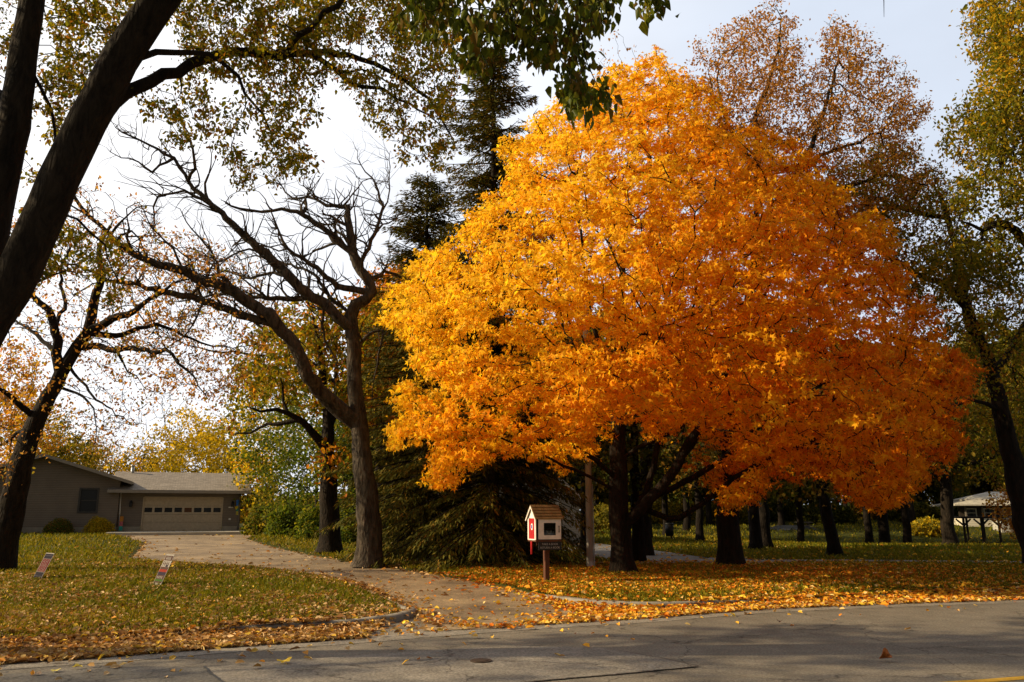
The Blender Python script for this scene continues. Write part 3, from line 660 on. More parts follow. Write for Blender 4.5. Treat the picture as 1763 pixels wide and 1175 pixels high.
for sgn, xe in ((1, mR), (-1, mL)):
    xe2 = xe + sgn * (o_ + .01); ze = mE - ms * o_ - .03; x_in = mM + sgn * .002; zr = mE + mH - .03
    prism(bm, [[(xe2, yF - .635, ze), (x_in, yF - .635, zr), (x_in, yF - .635, zr + .2), (xe2, yF - .635, ze + .2)], [(xe2, yF - .603, ze), (x_in, yF - .603, zr), (x_in, yF - .603, zr + .2), (xe2, yF - .603, ze + .2)]])
obj('fascia', bm, FASC, rf2)
wn = empty('window', (0, 0, 0)); wn.parent = house
bm = bmesh.new(); box(bm, wx0 + .06, wx1 - .06, yF + .08, yF + .1, wz0 + .06, wz1 - .06); obj('pane', bm, WIN, wn)
bm = bmesh.new()
box(bm, wx0 - .05, wx0 + .06, yF - .03, yF + .12, wz0 - .05, wz1 + .05); box(bm, wx1 - .06, wx1 + .05, yF - .03, yF + .12, wz0 - .05, wz1 + .05)
box(bm, wx0 + .06, wx1 - .06, yF - .03, yF + .12, wz0 - .05, wz0 + .06); box(bm, wx0 + .06, wx1 - .06, yF - .03, yF + .12, wz1 - .06, wz1 + .05); box(bm, wx0 + .06, wx1 - .06, yF + .03, yF + .11, (wz0 + wz1) / 2 - .03, (wz0 + wz1) / 2 + .03)
obj('frame', bm, plain('window_frame', (.06, .055, .05)), wn)
bm = bmesh.new(); box(bm, mM - 1.1, mM - .85, yF - .1, yF - .003, .72, .98, bevel=.02); box(bm, mM - 1.08, mM - .87, yF - .16, yF - .103, .7, .76); obj('vent_hood', bm, FASC, house)
# apron slab
bm = bmesh.new(); box(bm, gL - .1, gR + 2.2, -4.0, .055, -.3, .02, bevel=.01); ap = obj('garage_apron', bm, CONC); ap.location = (w0.x, w0.y, gz0); ap.rotation_euler = (0, 0, ang); tag(ap, kind='structure')
# windsock on the garage corner
HM = Matrix.Translation((w0.x, w0.y, gz0)) @ Matrix.Rotation(ang, 4, 'Z')
ws = empty('windsock', (HM @ Vector((3.42, -.35, 2.05))), ang, 'narrow blue, green and yellow windsock hanging by the garage corner', 'windsock')
cols = [('sock_blue', (.03, .13, .42), 0, .42), ('sock_green', (.05, .22, .16), -.42, .75), ('sock_yellow', (.5, .42, .05), -.75, 1.0)]
for nm_, c_, a_, b_ in cols:
    bm = bmesh.new()
    if nm_ != 'sock_yellow': cyl(bm, (0, 0, a_ if a_ <= 0 else -a_), (0, 0, -b_), .10 if nm_ == 'sock_blue' else .085, .085 if nm_ == 'sock_blue' else .075, n=10)
    else:
        for q in range(5): an = q * 2 * PI / 5; box(bm, .06 * math.cos(an) - .02, .06 * math.cos(an) + .02, .06 * math.sin(an) - .004, .06 * math.sin(an) + .004, -b_, a_)
    obj('tail' if nm_ == 'sock_yellow' else 'sleeve', bm, plain(nm_, c_, .8), ws)
bm = bmesh.new(); cyl(bm, (0, 0, 0), (0, 0, .38), .006, n=6); cyl(bm, (0, 0, .38), (0, .35, .42), .008, n=6); obj('hanger', bm, BLK, ws)
# garden figure beside the downspout
gf = empty('garden_flag', (HM @ Vector((gL + .42, -.5, .02))), ang + .4, 'small garden banner of orange, pink and teal cloth beside the garage downspout', 'garden flag')
for c_, z0_, z1_, nm_ in (((.55, .22, .03), .62, .95, 'cloth_orange'), ((.52, .14, .16), .33, .62, 'cloth_pink'), ((.05, .36, .30), .05, .33, 'cloth_teal')):
    bm = bmesh.new(); N_ = 6
    for k in range(N_): 
        xa, xb = -.11 + .22 * k / N_, -.11 + .22 * (k + 1) / N_; prism(bm, [[(xa, .02 * math.sin(k), z0_), (xb, .02 * math.sin(k + 1), z0_), (xb, .02 * math.sin(k + 1) + .006, z0_), (xa, .02 * math.sin(k) + .006, z0_)], [(xa, .02 * math.sin(k + .6), z1_), (xb, .02 * math.sin(k + 1.6), z1_), (xb, .02 * math.sin(k + 1.6) + .006, z1_), (xa, .02 * math.sin(k + .6) + .006, z1_)]])
    obj('cloth', bm, plain(nm_, c_, .85), gf)
bm = bmesh.new(); cyl(bm, (-.13, 0, 0), (-.13, 0, 1.1), .008, n=6); cyl(bm, (-.13, 0, .98), (.12, 0, .98), .006, n=6); obj('pole', bm, BLK, gf)

# ------------------------------------------------------------------ neighbouring buildings
LSIDE = siding('pale_grey_siding', (.40, .39, .35), (.50, .48, .43)); WSIDE = siding('white_siding', (.60, .56, .46), (.72, .67, .56), .14); DSH = shingles('dark_shingles', (.07, .06, .052), (.12, .105, .09))
def gable_house(name, label, px_r, Yr, W, D, eave, ridge, rz, wallm, roofm, group=None):
    """px_r, Yr: front right corner; x runs left to right along the gable front"""
    p = P(px_r, 930, Yr); g = float(base(p.x, Yr)); h = empty(name, (p.x, Yr, g), rz, label, 'house', group)
    bm = bmesh.new(); pts = [(-W, .25), (0, .25), (0, eave), (-W / 2, ridge), (-W, eave)]
    prism(bm, [[(a, 0, b) for a, b in pts], [(a, D, b) for a, b in pts]]); obj('wall', bm, wallm, h)
    bm = bmesh.new(); box(bm, -W - .03, .03, -.03, D + .03, -.8, .247); obj('foundation', bm, FOUND, h)
    s2 = (ridge - eave) / (W / 2); bm = bmesh.new(); bm2 = bmesh.new()
    for sg, xe in ((1, .0), (-1, -W)):
        xo = xe + sg * .45; zo = eave - s2 * .45 + .03; xi = -W / 2 + sg * .002; zi = ridge + .03
        prism(bm, [[(xo, -.4, zo), (xi, -.4, zi), (xi, -.4, zi + .14), (xo, -.4, zo + .14)], [(xo, D + .4, zo), (xi, D + .4, zi), (xi, D + .4, zi + .14), (xo, D + .4, zo + .14)]])
        prism(bm2, [[(xo, -.44, zo - .05), (xi, -.44, zi - .05), (xi, -.44, zi + .16), (xo, -.44, zo + .16)], [(xo, -.403, zo - .05), (xi, -.403, zi - .05), (xi, -.403, zi + .16), (xo, -.403, zo + .16)]])
    r_ = obj('roof', bm, roofm, h); obj('fascia', bm2, WHITE, r_); return h
def house_window(h, x0, x1, z0, z1, y=0, fm=None):
    w_ = empty('window'); w_.parent = h
    bm = bmesh.new(); box(bm, x0, x1, y - .02, y - .003, z0, z1); obj('pane', bm, WIN, w_)
    bm = bmesh.new(); t_ = .09
    box(bm, x0 - t_, x0, y - .05, y - .003, z0 - t_, z1 + t_); box(bm, x1, x1 + t_, y - .05, y - .003, z0 - t_, z1 + t_); box(bm, x0, x1, y - .05, y - .003, z0 - t_, z0); box(bm, x0, x1, y - .05, y - .003, z1, z1 + t_); box(bm, x0, x1, y - .045, y - .022, (z0 + z1) / 2 - .03, (z0 + z1) / 2 + .03)
    obj('frame', bm, fm or WHITE, w_)
h2 = gable_house('house', 'tall pale grey gabled house half hidden behind the spruces', 999, 43, 9, 10, 2.35, 6.3, R(4), LSIDE, DSH)
house_window(h2, -3.1, -2.1, 1.0, 2.2); house_window(h2, -5.3, -4.3, 3.2, 4.4)
bm = bmesh.new(); box(bm, -1.9, -1.0, -.06, -.003, .25, 2.2, bevel=.01); d_ = obj('door', bm, WHITE, h2); bm = bmesh.new(); cyl(bm, (-1.12, -.12, 1.2), (-1.12, -.062, 1.2), .03, n=8); obj('handle', bm, BLK, d_)
# white cottage at the right, porch in shade under a pale low roof
p = P(1712, 907, 66); gC = float(base(p.x, 66)) 
def hip(bm, x0, x1, y0, y1, z0, xa, xb, ym, z1, th=.1):
    e = [bm.verts.new(p) for p in ((x0, y0, z0), (x1, y0, z0), (x1, y1, z0), (x0, y1, z0))]; t = [bm.verts.new(p) for p in ((x0, y0, z0 + th), (x1, y0, z0 + th), (x1, y1, z0 + th), (x0, y1, z0 + th))]; a, b_ = bm.verts.new((xa, ym, z1)), bm.verts.new((xb, ym, z1))
    bm.faces.new(e[::-1]); bm.faces.new((t[0], t[1], b_, a)); bm.faces.new((t[1], t[2], b_)); bm.faces.new((t[2], t[3], a, b_)); bm.faces.new((t[3], t[0], a))
    for i in range(4): bm.faces.new((e[i], e[(i + 1) % 4], t[(i + 1) % 4], t[i]))
ch = empty('cottage', (p.x, 66, gC), R(-14), 'white cottage with a pale low roof and dark porch windows behind the right trees', 'house')
SH = P(1712, 935, 66).z - gC; k_ = 66 / F
zz = lambda py: P(1712, py, 66).z - gC
bm = bmesh.new(); box(bm, -2.2, 3.7, 0, .15, -.5, zz(892.5)); box(bm, 3.55, 3.7, .15, 7, -.5, zz(870)); box(bm, -2.2, -2.05, .15, 7, -.5, zz(893)); obj('wall', bm, WSIDE, ch)
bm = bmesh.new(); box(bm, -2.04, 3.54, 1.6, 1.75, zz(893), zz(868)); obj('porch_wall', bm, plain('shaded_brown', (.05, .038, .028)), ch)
bm = bmesh.new(); hip(bm, -2.9, 4.4, -.7, 7.3, zz(871), .6, 3.2, 3.3, zz(852)); obj('roof', bm, shingles('pale_shingles', (.50, .46, .38), (.64, .6, .5)), ch)
bm = bmesh.new(); hip(bm, -1.4, 4.0, 2.0, 6.0, zz(861), 1.0, 2.6, 4, zz(845)); box(bm, -1.0, 3.5, 2.6, 5.6, zz(866), zz(861.3)); obj('upper_roof', bm, WSIDE, ch)
bm = bmesh.new()
for a_ in (-2.0, -.75, .5, 1.75, 3.4):
    bm = bmesh.new(); box(bm, a_, a_ + .12, .02, .14, zz(892), zz(874)); obj('porch_post', bm, TRIM, ch)
for a_ in (-1.5, -.1, 1.3): house_window(ch, a_, a_ + .7, zz(890), zz(877), 1.6)
# open-sided shelter in front of the cottage
p = P(1694, 935, 56); gS = gz(p.x, 56)
ps = empty('picnic_shelter', (p.x, 56, gS - .1), R(-8), 'dark open shelter on thin arched posts in front of the white cottage', 'shelter')
DW = plain('dark_timber', (.028, .02, .015), .8)
zs = lambda py: P(1694, py, 56).z - gS + .1
for i_, a_ in enumerate((-1.15, 0, 1.1)):
    bm = bmesh.new(); box(bm, a_ - .06, a_ + .06, -.06, .06, -.2, zs(893)); 
    for sg in (-1, 1): prism(bm, [[(a_ + sg * .06, -.04, zs(893) - .5), (a_ + sg * .06, -.04, zs(893) - .35), (a_ + sg * .45, -.04, zs(893)), (a_ + sg * .5, -.04, zs(893) - .08)], [(a_ + sg * .06, .04, zs(893) - .5), (a_ + sg * .06, .04, zs(893) - .35), (a_ + sg * .45, .04, zs(893)), (a_ + sg * .5, .04, zs(893) - .08)]])
    obj('post', bm, DW, ps)
for i_, a_ in enumerate((-1.15, 0, 1.1)):
    bm = bmesh.new(); box(bm, a_ - .06, a_ + .06, 2.4, 2.52, -.2, zs(893)); obj('post', bm, DW, ps)
bm = bmesh.new(); box(bm, -1.5, 1.5, -.3, 2.8, zs(893) + .003, zs(889.5)); obj('roof', bm, DW, ps)
# pale shed at the right edge
p = P(1747, 925, 62); g_ = gz(p.x, 62); sh_ = empty('garden_shed', (p.x, 62, g_ - .1), R(-10), 'pale grey shed with a flat lid roof at the right edge of the lawn', 'shed')
bm = bmesh.new(); box(bm, -.85, .95, 0, 1.6, -.2, P(1747, 896, 62).z - g_ + .1); obj('wall', bm, LSIDE, sh_)
bm = bmesh.new(); t_ = P(1747, 896, 62).z - g_ + .103; box(bm, -.95, 1.05, -.1, 1.7, t_, t_ + .08); obj('roof', bm, DSH, sh_)
bm = bmesh.new(); box(bm, -.25, .4, -.03, -.003, -.1, 1.0); obj('door', bm, TRIM, sh_)
# dark pavilion far under the trees
p = P(1383, 940, 66); g_ = float(base(p.x, 66)); pv = empty('pavilion', (p.x, 66, g_), R(12), 'dark low-roofed pavilion standing far back under the trees', 'pavilion')
tz = P(1383, 916, 66).z - g_; rz_ = P(1383, 905, 66).z - g_
BRK = noise_mat('dark_red_brick', (.06, .025, .018), (.10, .042, .03), 6, .9)
bm = bmesh.new(); box(bm, -1.9, -.3, .1, 3, -.3, tz); obj('wall', bm, BRK, pv)
bm = bmesh.new(); prism(bm, [[(-2.2, -.3, tz + .003), (2.2, -.3, tz + .003), (2.2, 3.4, tz + .003), (-2.2, 3.4, tz + .003)], [(-1.2, 1.5, rz_), (1.2, 1.5, rz_), (1.2, 1.6, rz_), (-1.2, 1.6, rz_)]]); obj('roof', bm, shingles('grey_pavilion_roof', (.12, .12, .12), (.19, .19, .18)), pv)
for a_, b_ in ((1.95, 0), (1.95, 3), (.8, 0)):
    bm = bmesh.new(); cyl(bm, (a_, b_, -.2), (a_, b_, tz), .09, n=8); obj('post', bm, DW, pv)
bm = bmesh.new(); box(bm, .3, 1.6, .9, 1.6, .62, .68); box(bm, .5, .6, 1.1, 1.4, -.1, .62); box(bm, 1.3, 1.4, 1.1, 1.4, -.1, .62); box(bm, .3, 1.6, .45, .7, .36, .41); obj('bench_table', bm, plain('pale_timber', (.2, .17, .13)), pv)

# ------------------------------------------------------------------ little library box
lx, ly = G0(941, 1003, .10); LS = ly / F
lib = empty('little_library', (lx, ly, .10), R(0), 'white and red book box with shingled gable roof on a single brown post', 'book box')
# front (door) faces the road, turned to the right; side face to the left in the sun
LM = Matrix.Rotation(R(17), 4, 'Z')
lib.rotation_euler = (0, 0, R(23))
u_ = 1 / 73.5                                            # metres per photo pixel at the box
RED = plain('red_paint', (.42, .010, .010), .4); WP = plain('white_paint', (.84, .82, .76), .45); BRN = noise_mat('brown_stained_wood', (.085, .030, .014), (.15, .055, .025), 5, .7, .4, 40, stretch=(1, 1, .2)); DBR = plain('dark_brown_wood', (.035, .016, .010), .7)
bw, bd, bz0, bz1 = .60, .40, .93, 1.40                    # width of door face, depth, bottom, eave
x0, x1, y0, y1 = -.34, .26, -.21, .21
bm = bmesh.new(); box(bm, -.055, .055, -.055, .055, -.35, bz0 - .21, bevel=.006); obj('post', bm, BRN, lib)
bm = bmesh.new(); box(bm, x0 - .015, x1 + .015, y0 - .01, y1 + .01, bz0 - .035, bz0 - .003); box(bm, -.25, -.055, -.03, .03, bz0 - .12, bz0 - .037); box(bm, .055, .2, -.03, .03, bz0 - .12, bz0 - .037); obj('base_board', bm, BRN, lib)
bm = bmesh.new()
prism(bm, [[(x0 - .012, .02, bz0 - .037), (x0 - .012, .09, bz0 - .037), (x0 - .012, .075, bz0 - .32), (x0 - .012, .055, bz0 - .32)], [(x0 + .02, .02, bz0 - .037), (x0 + .02, .09, bz0 - .037), (x0 + .02, .075, bz0 - .32), (x0 + .02, .055, bz0 - .32)]]); obj('bracket', bm, RED, lib)
# carcass: back, floor, top, right side, shelf
bm = bmesh.new(); t_ = .018
box(bm, x0, x1, y1 - t_, y1, bz0, bz1); box(bm, x0, x1, y0, y1 - t_ - .001, bz0, bz0 + t_); box(bm, x1 - t_, x1, y0, y1 - t_ - .001, bz0 + t_ + .001, bz1); box(bm, x0, x0 + t_, y0, y1 - t_ - .001, bz0 + t_ + .001, bz1); box(bm, x0 + t_, x1 - t_, y0, y1 - t_, bz1 - t_, bz1 - .001)
box(bm, x0 + t_, x1 - t_, y0 + .03, y1 - t_, bz0 + .22, bz0 + .235)
obj('cabinet', bm, DBR, lib)
prng = random.Random(4)
bk = bmesh.new(); xq = x0 + .11
while xq < x1 - .1:
    w_ = prng.uniform(.015, .035); hh = prng.uniform(.12, .19); box(bk, xq, xq + w_ - .002, y0 + .06, y0 + .2, bz0 + t_ + .001, bz0 + t_ + hh); xq += w_
bkm = noise_mat('book_spines', (.10, .10, .12), (.40, .38, .34), 30, .6); 
# red side panel in white frame, left end
bm = bmesh.new(); box(bm, x0 - .012, x0 - .001, y0 + .055, y1 - .055, bz0 + .02, bz1 - .005); sp = obj('side_panel', bm, RED, lib)
bm = bmesh.new(); box(bm, x0 - .022, x0 - .001, y0 - .004, y0 + .054, bz0, bz1); box(bm, x0 - .022, x0 - .001, y1 - .054, y1 + .004, bz0, bz1); box(bm, x0 - .022, x0 - .001, y0 + .054, y1 - .054, bz0 - .006, bz0 + .019); obj('side_frame', bm, WP, lib)
def disc(bm, cx, cy_, cz, ry, rz__, t_=.004, n=24):
    prism(bm, [[(cx, cy_ + ry * math.cos(2 * PI * k / n), cz + rz__ * math.sin(2 * PI * k / n)) for k in range(n)], [(cx - t_, cy_ + ry * math.cos(2 * PI * k / n), cz + rz__ * math.sin(2 * PI * k / n)) for k in range(n)]])
bm = bmesh.new(); disc(bm, x0 - .0125, 0, bz0 + .285, .055, .075); obj('emblem', bm, WP, sp)
bm = bmesh.new(); box(bm, x0 - .020, x0 - .017, -.027, .027, bz0 + .245, bz0 + .325); obj('emblem_mark', bm, plain('blue_mark', (.06, .04, .42)), sp)
# gable ends and roof
rg = bz1 + .27
for xa, xb in ((x0 - .01, x0 + .01), (x1 - .01, x1 + .008)): bm = bmesh.new(); prism(bm, [[(xa, y0, bz1 + .001), (xa, y1, bz1 + .001), (xa, 0, rg - .02)], [(xb, y0, bz1 + .001), (xb, y1, bz1 + .001), (xb, 0, rg - .02)]]); obj('gable', bm, WP, lib)
bm = bmesh.new(); ns = 5
for sg in (-1, 1):
    for k in range(ns):
        a0 = k / ns; a1 = (k + 1) / ns + .02; ya, za = sg * (.275 * (1 - a0)), bz1 - .035 + (rg - bz1 + .05) * a0; yb, zb = sg * (.275 * (1 - min(a1, 1))), bz1 - .035 + (rg - bz1 + .05) * min(a1, 1)
        prism(bm, [[(x0 - .05, ya, za + .016), (x0 - .05, yb, zb + .006), (x0 - .05, yb, zb + .018), (x0 - .05, ya, za + .032)], [(x1 + .05, ya, za + .016), (x1 + .05, yb, zb + .006), (x1 + .05, yb, zb + .018), (x1 + .05, ya, za + .032)]])
rfm = noise_mat('brown_cedar_shingles', (.13, .075, .025), (.24, .145, .055), 10, .85, .4, 40, stretch=(1, .3, .3))
rfl = obj('roof', bm, rfm, lib)
bm = bmesh.new()
for sg in (-1, 1): prism(bm, [[(x0 - .056, sg * .285, bz1 - .045), (x0 - .056, sg * .002, rg + .012), (x0 - .056, sg * .002, rg - .035), (x0 - .056, sg * .262, bz1 - .06)], [(x0 - .04, sg * .285, bz1 - .045), (x0 - .04, sg * .002, rg + .012), (x0 - .04, sg * .002, rg - .035), (x0 - .04, sg * .262, bz1 - .06)]])
obj('bargeboard', bm, WP, rfl)
# door with window
dx0, dx1, dz0, dz1 = x0 + .045, x1 + .004, bz0 + .012, bz1 - .02; gx0, gx1, gz0_, gz1_ = dx0 + .13, dx1 - .13, bz0 + .10, bz1 - .10
bm = bmesh.new(); ya, yb = y0 - .022, y0 - .002
box(bm, dx0, gx0, ya, yb, dz0, dz1); box(bm, gx1, dx1, ya, yb, dz0, dz1); box(bm, gx0, gx1, ya, yb, dz0, gz0_); box(bm, gx0, gx1, ya, yb, gz1_, dz1)
dr_ = obj('door', bm, WP, lib)
gm_ = bpy.data.materials.new('clear_glass'); gm_.use_nodes = True; gb = gm_.node_tree.nodes['Principled BSDF']; gb.inputs['Base Color'].default_value = (.9, .93, .93, 1); gb.inputs['Roughness'].default_value = .03; gb.inputs['Transmission Weight'].default_value = 1; gb.inputs['IOR'].default_value = 1.2
bm = bmesh.new(); box(bm, gx0 - .004, gx1 + .004, ya + .009, ya + .012, gz0_ - .004, gz1_ + .004); obj('pane', bm, gm_, dr_)
bm = bmesh.new(); hx = dx1 - .06; box(bm, hx - .008, hx + .008, ya - .03, ya - .02, bz0 + .16, bz0 + .31, bevel=.003); box(bm, hx - .006, hx + .006, ya - .02, ya - .001, bz0 + .165, bz0 + .18); box(bm, hx - .006, hx + .006, ya - .02, ya - .001, bz0 + .29, bz0 + .305); obj('handle', bm, BLK, dr_)
bko = obj('book', bk, bkm); bko.location = lib.location; bko.rotation_euler = lib.rotation_euler
tag(bko, 'row of assorted books standing inside the book box', 'books')
# black name board under the box
bm = bmesh.new(); box(bm, x0 + .05, x1 + .015, y0 - .012, y0 + .008, bz0 - .225, bz0 - .042, bevel=.004); nb = obj('name_board', bm, BLK, lib)
def text(body, size, loc, rot, m, parent, name='lettering', ext=.001, align='CENTER', sx=1):
    cu = bpy.data.curves.new(name, 'FONT'); cu.body = body; cu.size = size; cu.align_x = align; cu.align_y = 'CENTER'; cu.extrude = ext
    to = bpy.data.objects.new('tmp_text', cu); C.objects.link(to); bpy.context.view_layer.update()
    me = bpy.data.meshes.new_from_object(to.evaluated_get(bpy.context.evaluated_depsgraph_get())); bpy.data.objects.remove(to)
    o = link(name, me, m, parent); o.location = loc; o.rotation_euler = rot; o.scale = (sx, 1, 1); return o
LET = plain('pale_lettering', (.42, .42, .40), .6)
text('TAKE A BOOK', .062, ((x0 + x1) / 2 + .03, y0 - .0135, bz0 - .095), (PI / 2, 0, 0), LET, nb)
text('RETURN A BOOK', .062, ((x0 + x1) / 2 + .03, y0 - .0135, bz0 - .17), (PI / 2, 0, 0), LET, nb)

# ------------------------------------------------------------------ yard signs (boards leaning back, seen almost edge-on)
SGW = plain('sign_white', (.30, .275, .25), .6); SGD = plain('sign_faint', (.07, .06, .075), .5); NAVY = plain('sign_navy', (.014, .011, .018), .6); DRED = plain('sign_red', (.11, .012, .010), .6); SBR = plain('sign_brown', (.075, .040, .030), .5)
def board(px, py, yaw, tilt, W, H, label):
    """board standing at the photo's foot point; its face looks to the left; leans back by tilt"""
    gx_, gy_ = G0(px, py, .12); e = empty('yard_sign', (gx_, gy_, .07), 0, label, 'yard sign')
    # local: x = width direction, z = up the board, -y = printed face
    e.rotation_euler = (Matrix.Rotation(yaw, 4, 'Z') @ Matrix.Rotation(-tilt, 4, 'X')).to_euler(); return e
# left sign
s1 = board(62, 996, R(-40), R(22), .62, .62, 'left yard sign, navy and red with white lettering, leaning back on the leafy lawn')
for m_ in (SGW, SGD, NAVY, DRED, SBR): m_.node_tree.nodes['Principled BSDF'].inputs['Specular IOR Level'].default_value = 0.02
W1, H1 = .56, .90
def quadbox(e, name, x0, x1, z0, z1, m, y0=-.0, th=.002):
    bm = bmesh.new(); box(bm, x0, x1, y0 - th, y0, z0, z1); return obj(name, bm, m, e)
def make_sign(e, W, H, bands, wires=True):
    e.scale = (.86, 1, .70)
    bm = bmesh.new(); box(bm, -W / 2, W / 2, 0, .008, .05, .05 + H); pn = obj('panel', bm, SGW, e)
    for x0_, x1_, z0_, z1_, m_, lev in bands: quadbox(pn, 'print', x0_, x1_, .05 + z0_, .05 + z1_, m_, -.0005 - .0022 * lev)
    bm = bmesh.new()
    for sx_ in (-W * .33, W * .33): cyl(bm, (sx_, .014, -.25), (sx_, .014, .05 + H * .7), .004, n=6)
    cyl(bm, (-W * .33, .014, .02), (W * .33, .014, .02), .004, n=6); obj('wire_stake', bm, STEEL, e)
b1 = [(-.26, .26, .70, .87, NAVY, 0), (-.26, .26, .25, .69, DRED, 0), (-.26, .26, .03, .24, NAVY, 0)]
for r_ in range(3):
    for k in range(5):
        xa = -.23 + k * .095; zt = .665 - r_ * .145; b1.append((xa, xa + .012, zt - .13, zt, SGW, 1)); 
        if (k + r_) % 2: b1.append((xa + .02, xa + .045, zt - .072, zt - .060, SGW, 1))
        else: b1.append((xa + .02, xa + .045, zt - .012, zt, SGW, 1))
for k in range(6): b1.append((-.2 + k * .07, -.16 + k * .07, .79, .82, SGD, 1)); b1.append((-.2 + k * .07, -.165 + k * .07, .09, .115, SGD, 1))
make_sign(s1, W1, H1, b1)
s2 = board(268, 1007, R(-43), R(22), .5, .9, 'right yard sign, taller, brown and white with red and green bands, leaning back')
W2, H2 = .46, .98
GRN_S = plain('sign_green', (.05, .10, .02), .6); RD2 = plain('sign_bright_red', (.24, .03, .015), .6); NV2 = plain('sign_dark_plum', (.03, .02, .035), .5)
for m_ in (GRN_S, RD2, NV2): m_.node_tree.nodes['Principled BSDF'].inputs['Specular IOR Level'].default_value = 0.02
b2 = [(-.21, .21, .78, .93, SBR, 0), (-.21, .21, .50, .58, SBR, 0), (-.21, .21, .42, .50, RD2, 0), (-.21, .21, .32, .42, NV2, 0), (-.21, .21, .20, .32, SBR, 0), (-.21, .21, .13, .20, GRN_S, 0), (-.21, .21, .08, .13, SBR, 0)]
for k in range(4): b2 += [(-.13 + k * .07, -.085 + k * .07, .81, .85, SGW, 1), (-.13 + k * .07, -.10 + k * .07, .86, .90, SGW, 1), (-.17 + k * .09, -.145 + k * .09, .61, .75, SBR, 0), (-.14 + k * .09, -.11 + k * .09, .66, .69, SBR, 0), (-.15 + k * .08, -.12 + k * .08, .22, .29, SGW, 1)]
b2 += [(.02, .14, .585, .64, NV2, 1)]
make_sign(s2, W2, H2, b2)

# ------------------------------------------------------------------ utility pole, bin, cover
pp = G0(1016, 976, .1); up = empty('utility_pole', (pp[0], pp[1], .06), 0, 'smooth pale grey utility pole standing between the book box and the maple trunk', 'pole')
POLEM = noise_mat('weathered_pole', (.40, .37, .33), (.56, .53, .48), 6, .9, .4, 30, stretch=(1, 1, .1))
bm = bmesh.new(); cyl(bm, (0, 0, -.3), (0, 0, 8.6), .105, .075, n=16); obj('shaft', bm, POLEM, up, True)
bm = bmesh.new(); cyl(bm, (.13, 0, -.2), (.115, 0, 2.4), .018, n=8); obj('ground_wire_guard', bm, STEEL, up)
bm = bmesh.new(); cyl(bm, (0, 0, 8.4), (0, 0, 8.66), .085, .085, n=12); obj('cap', bm, STEEL, up)
bb = P(1154, 951, 50); bn = empty('litter_bin', (bb.x, 50, gz(bb.x, 50) - .08), 0, 'dark litter bin on a short post beside the park road', 'bin')
bm = bmesh.new(); cyl(bm, (0, 0, .28), (0, 0, 1.0), .24, .28, n=16); cyl(bm, (0, 0, 1.0), (0, 0, 1.06), .3, .24, n=16); obj('barrel', bm, BLK, bn, True)
bm = bmesh.new(); cyl(bm, (.1, 0, -.1), (.1, 0, .28), .05, n=8); obj('post', bm, DW, bn)
vc = G0(828, 1140); bm = bmesh.new(); cyl(bm, (0, 0, -.02), (0, 0, .006), .12, n=28); cyl(bm, (0, 0, .006), (0, 0, .011), .085, n=28)
IRON = plain('rusty_iron', (.055, .035, .022), .7)
vo = obj('valve_cover', bm, IRON); vo.location = (vc[0], vc[1], .013); tag(vo, 'round rusty iron valve cover set flush in the lighter asphalt patch', 'valve cover')
# single leaves lying on the street
def big_leaf(px, py, size, c, label, rz, curl=.25, rough=.6):
    g = G0(px, py); bm = bmesh.new(); n = 22; ctr = bm.verts.new((0, 0, .2 * curl)); ring_ = []
    for k in range(n):
        th = 2 * PI * k / n; lobe = .62 + .38 * abs(math.cos(2.5 * (th - PI / 2))) ** .8 + (.04 if k % 2 else -.03); r_ = lobe * (1 - .35 * max(0, -math.sin(th)))
        ring_.append(bm.verts.new((r_ * math.cos(th), r_ * math.sin(th), curl * (.25 + .6 * math.cos(th) ** 2 + .25 * math.sin(3 * th)))))
    for k in range(n): bm.faces.new((ctr, ring_[k], ring_[(k + 1) % n]))
    st0 = ring_[int(n * .75)]
    a_ = bm.verts.new((0.03, -1.2, curl * .1)); b_ = bm.verts.new((-.03, -1.2, curl * .1)); bm.faces.new((a_, b_, st0))
    o = obj('maple_leaf', bm, plain('leaf_' + name_hash(label), c, rough, 0, .3, .3)); o.location = (g[0], g[1], .02); o.scale = (size,) * 3; o.rotation_euler = (.08, -.1, rz)
    tag(o, label, 'leaf', 'single fallen leaves on the street')
def name_hash(s_): return 'c%d' % (sum(map(ord, s_)) % 997)
big_leaf(490, 1144, .085, (.75, .50, .01), 'large bright yellow leaf lying flat on the lighter asphalt patch', .5, .45)
big_leaf(1528, 1140, .085, (.28, .085, .015), 'curled rust brown leaf standing on edge near the yellow line', 1.1, 1.3)
big_leaf(135, 1152, .06, (.62, .46, .03), 'yellow leaf on dark asphalt at the left, nearest the patch corner', 2.2, .4)
big_leaf(95, 1159, .05, (.55, .45, .06), 'small pale green-yellow leaf on the dark asphalt at the left', .2, .3)
big_leaf(66, 1164, .05, (.30, .20, .12), 'flat tan leaf farthest left on the dark asphalt', 1.6, .2)
big_leaf(413, 1133, .05, (.42, .28, .15), 'curled tan leaf by the gutter above the big yellow leaf', .9, .7)
big_leaf(1342, 1074, .05, (.10, .05, .03), 'dark shrivelled leaf on the street below the leaf drift', 2.9, .9)
big_leaf(222, 1136, .045, (.6, .42, .05), 'small yellow leaf just off the gutter at the left', 2.9, .5)
print('objects', time.time() - T0)

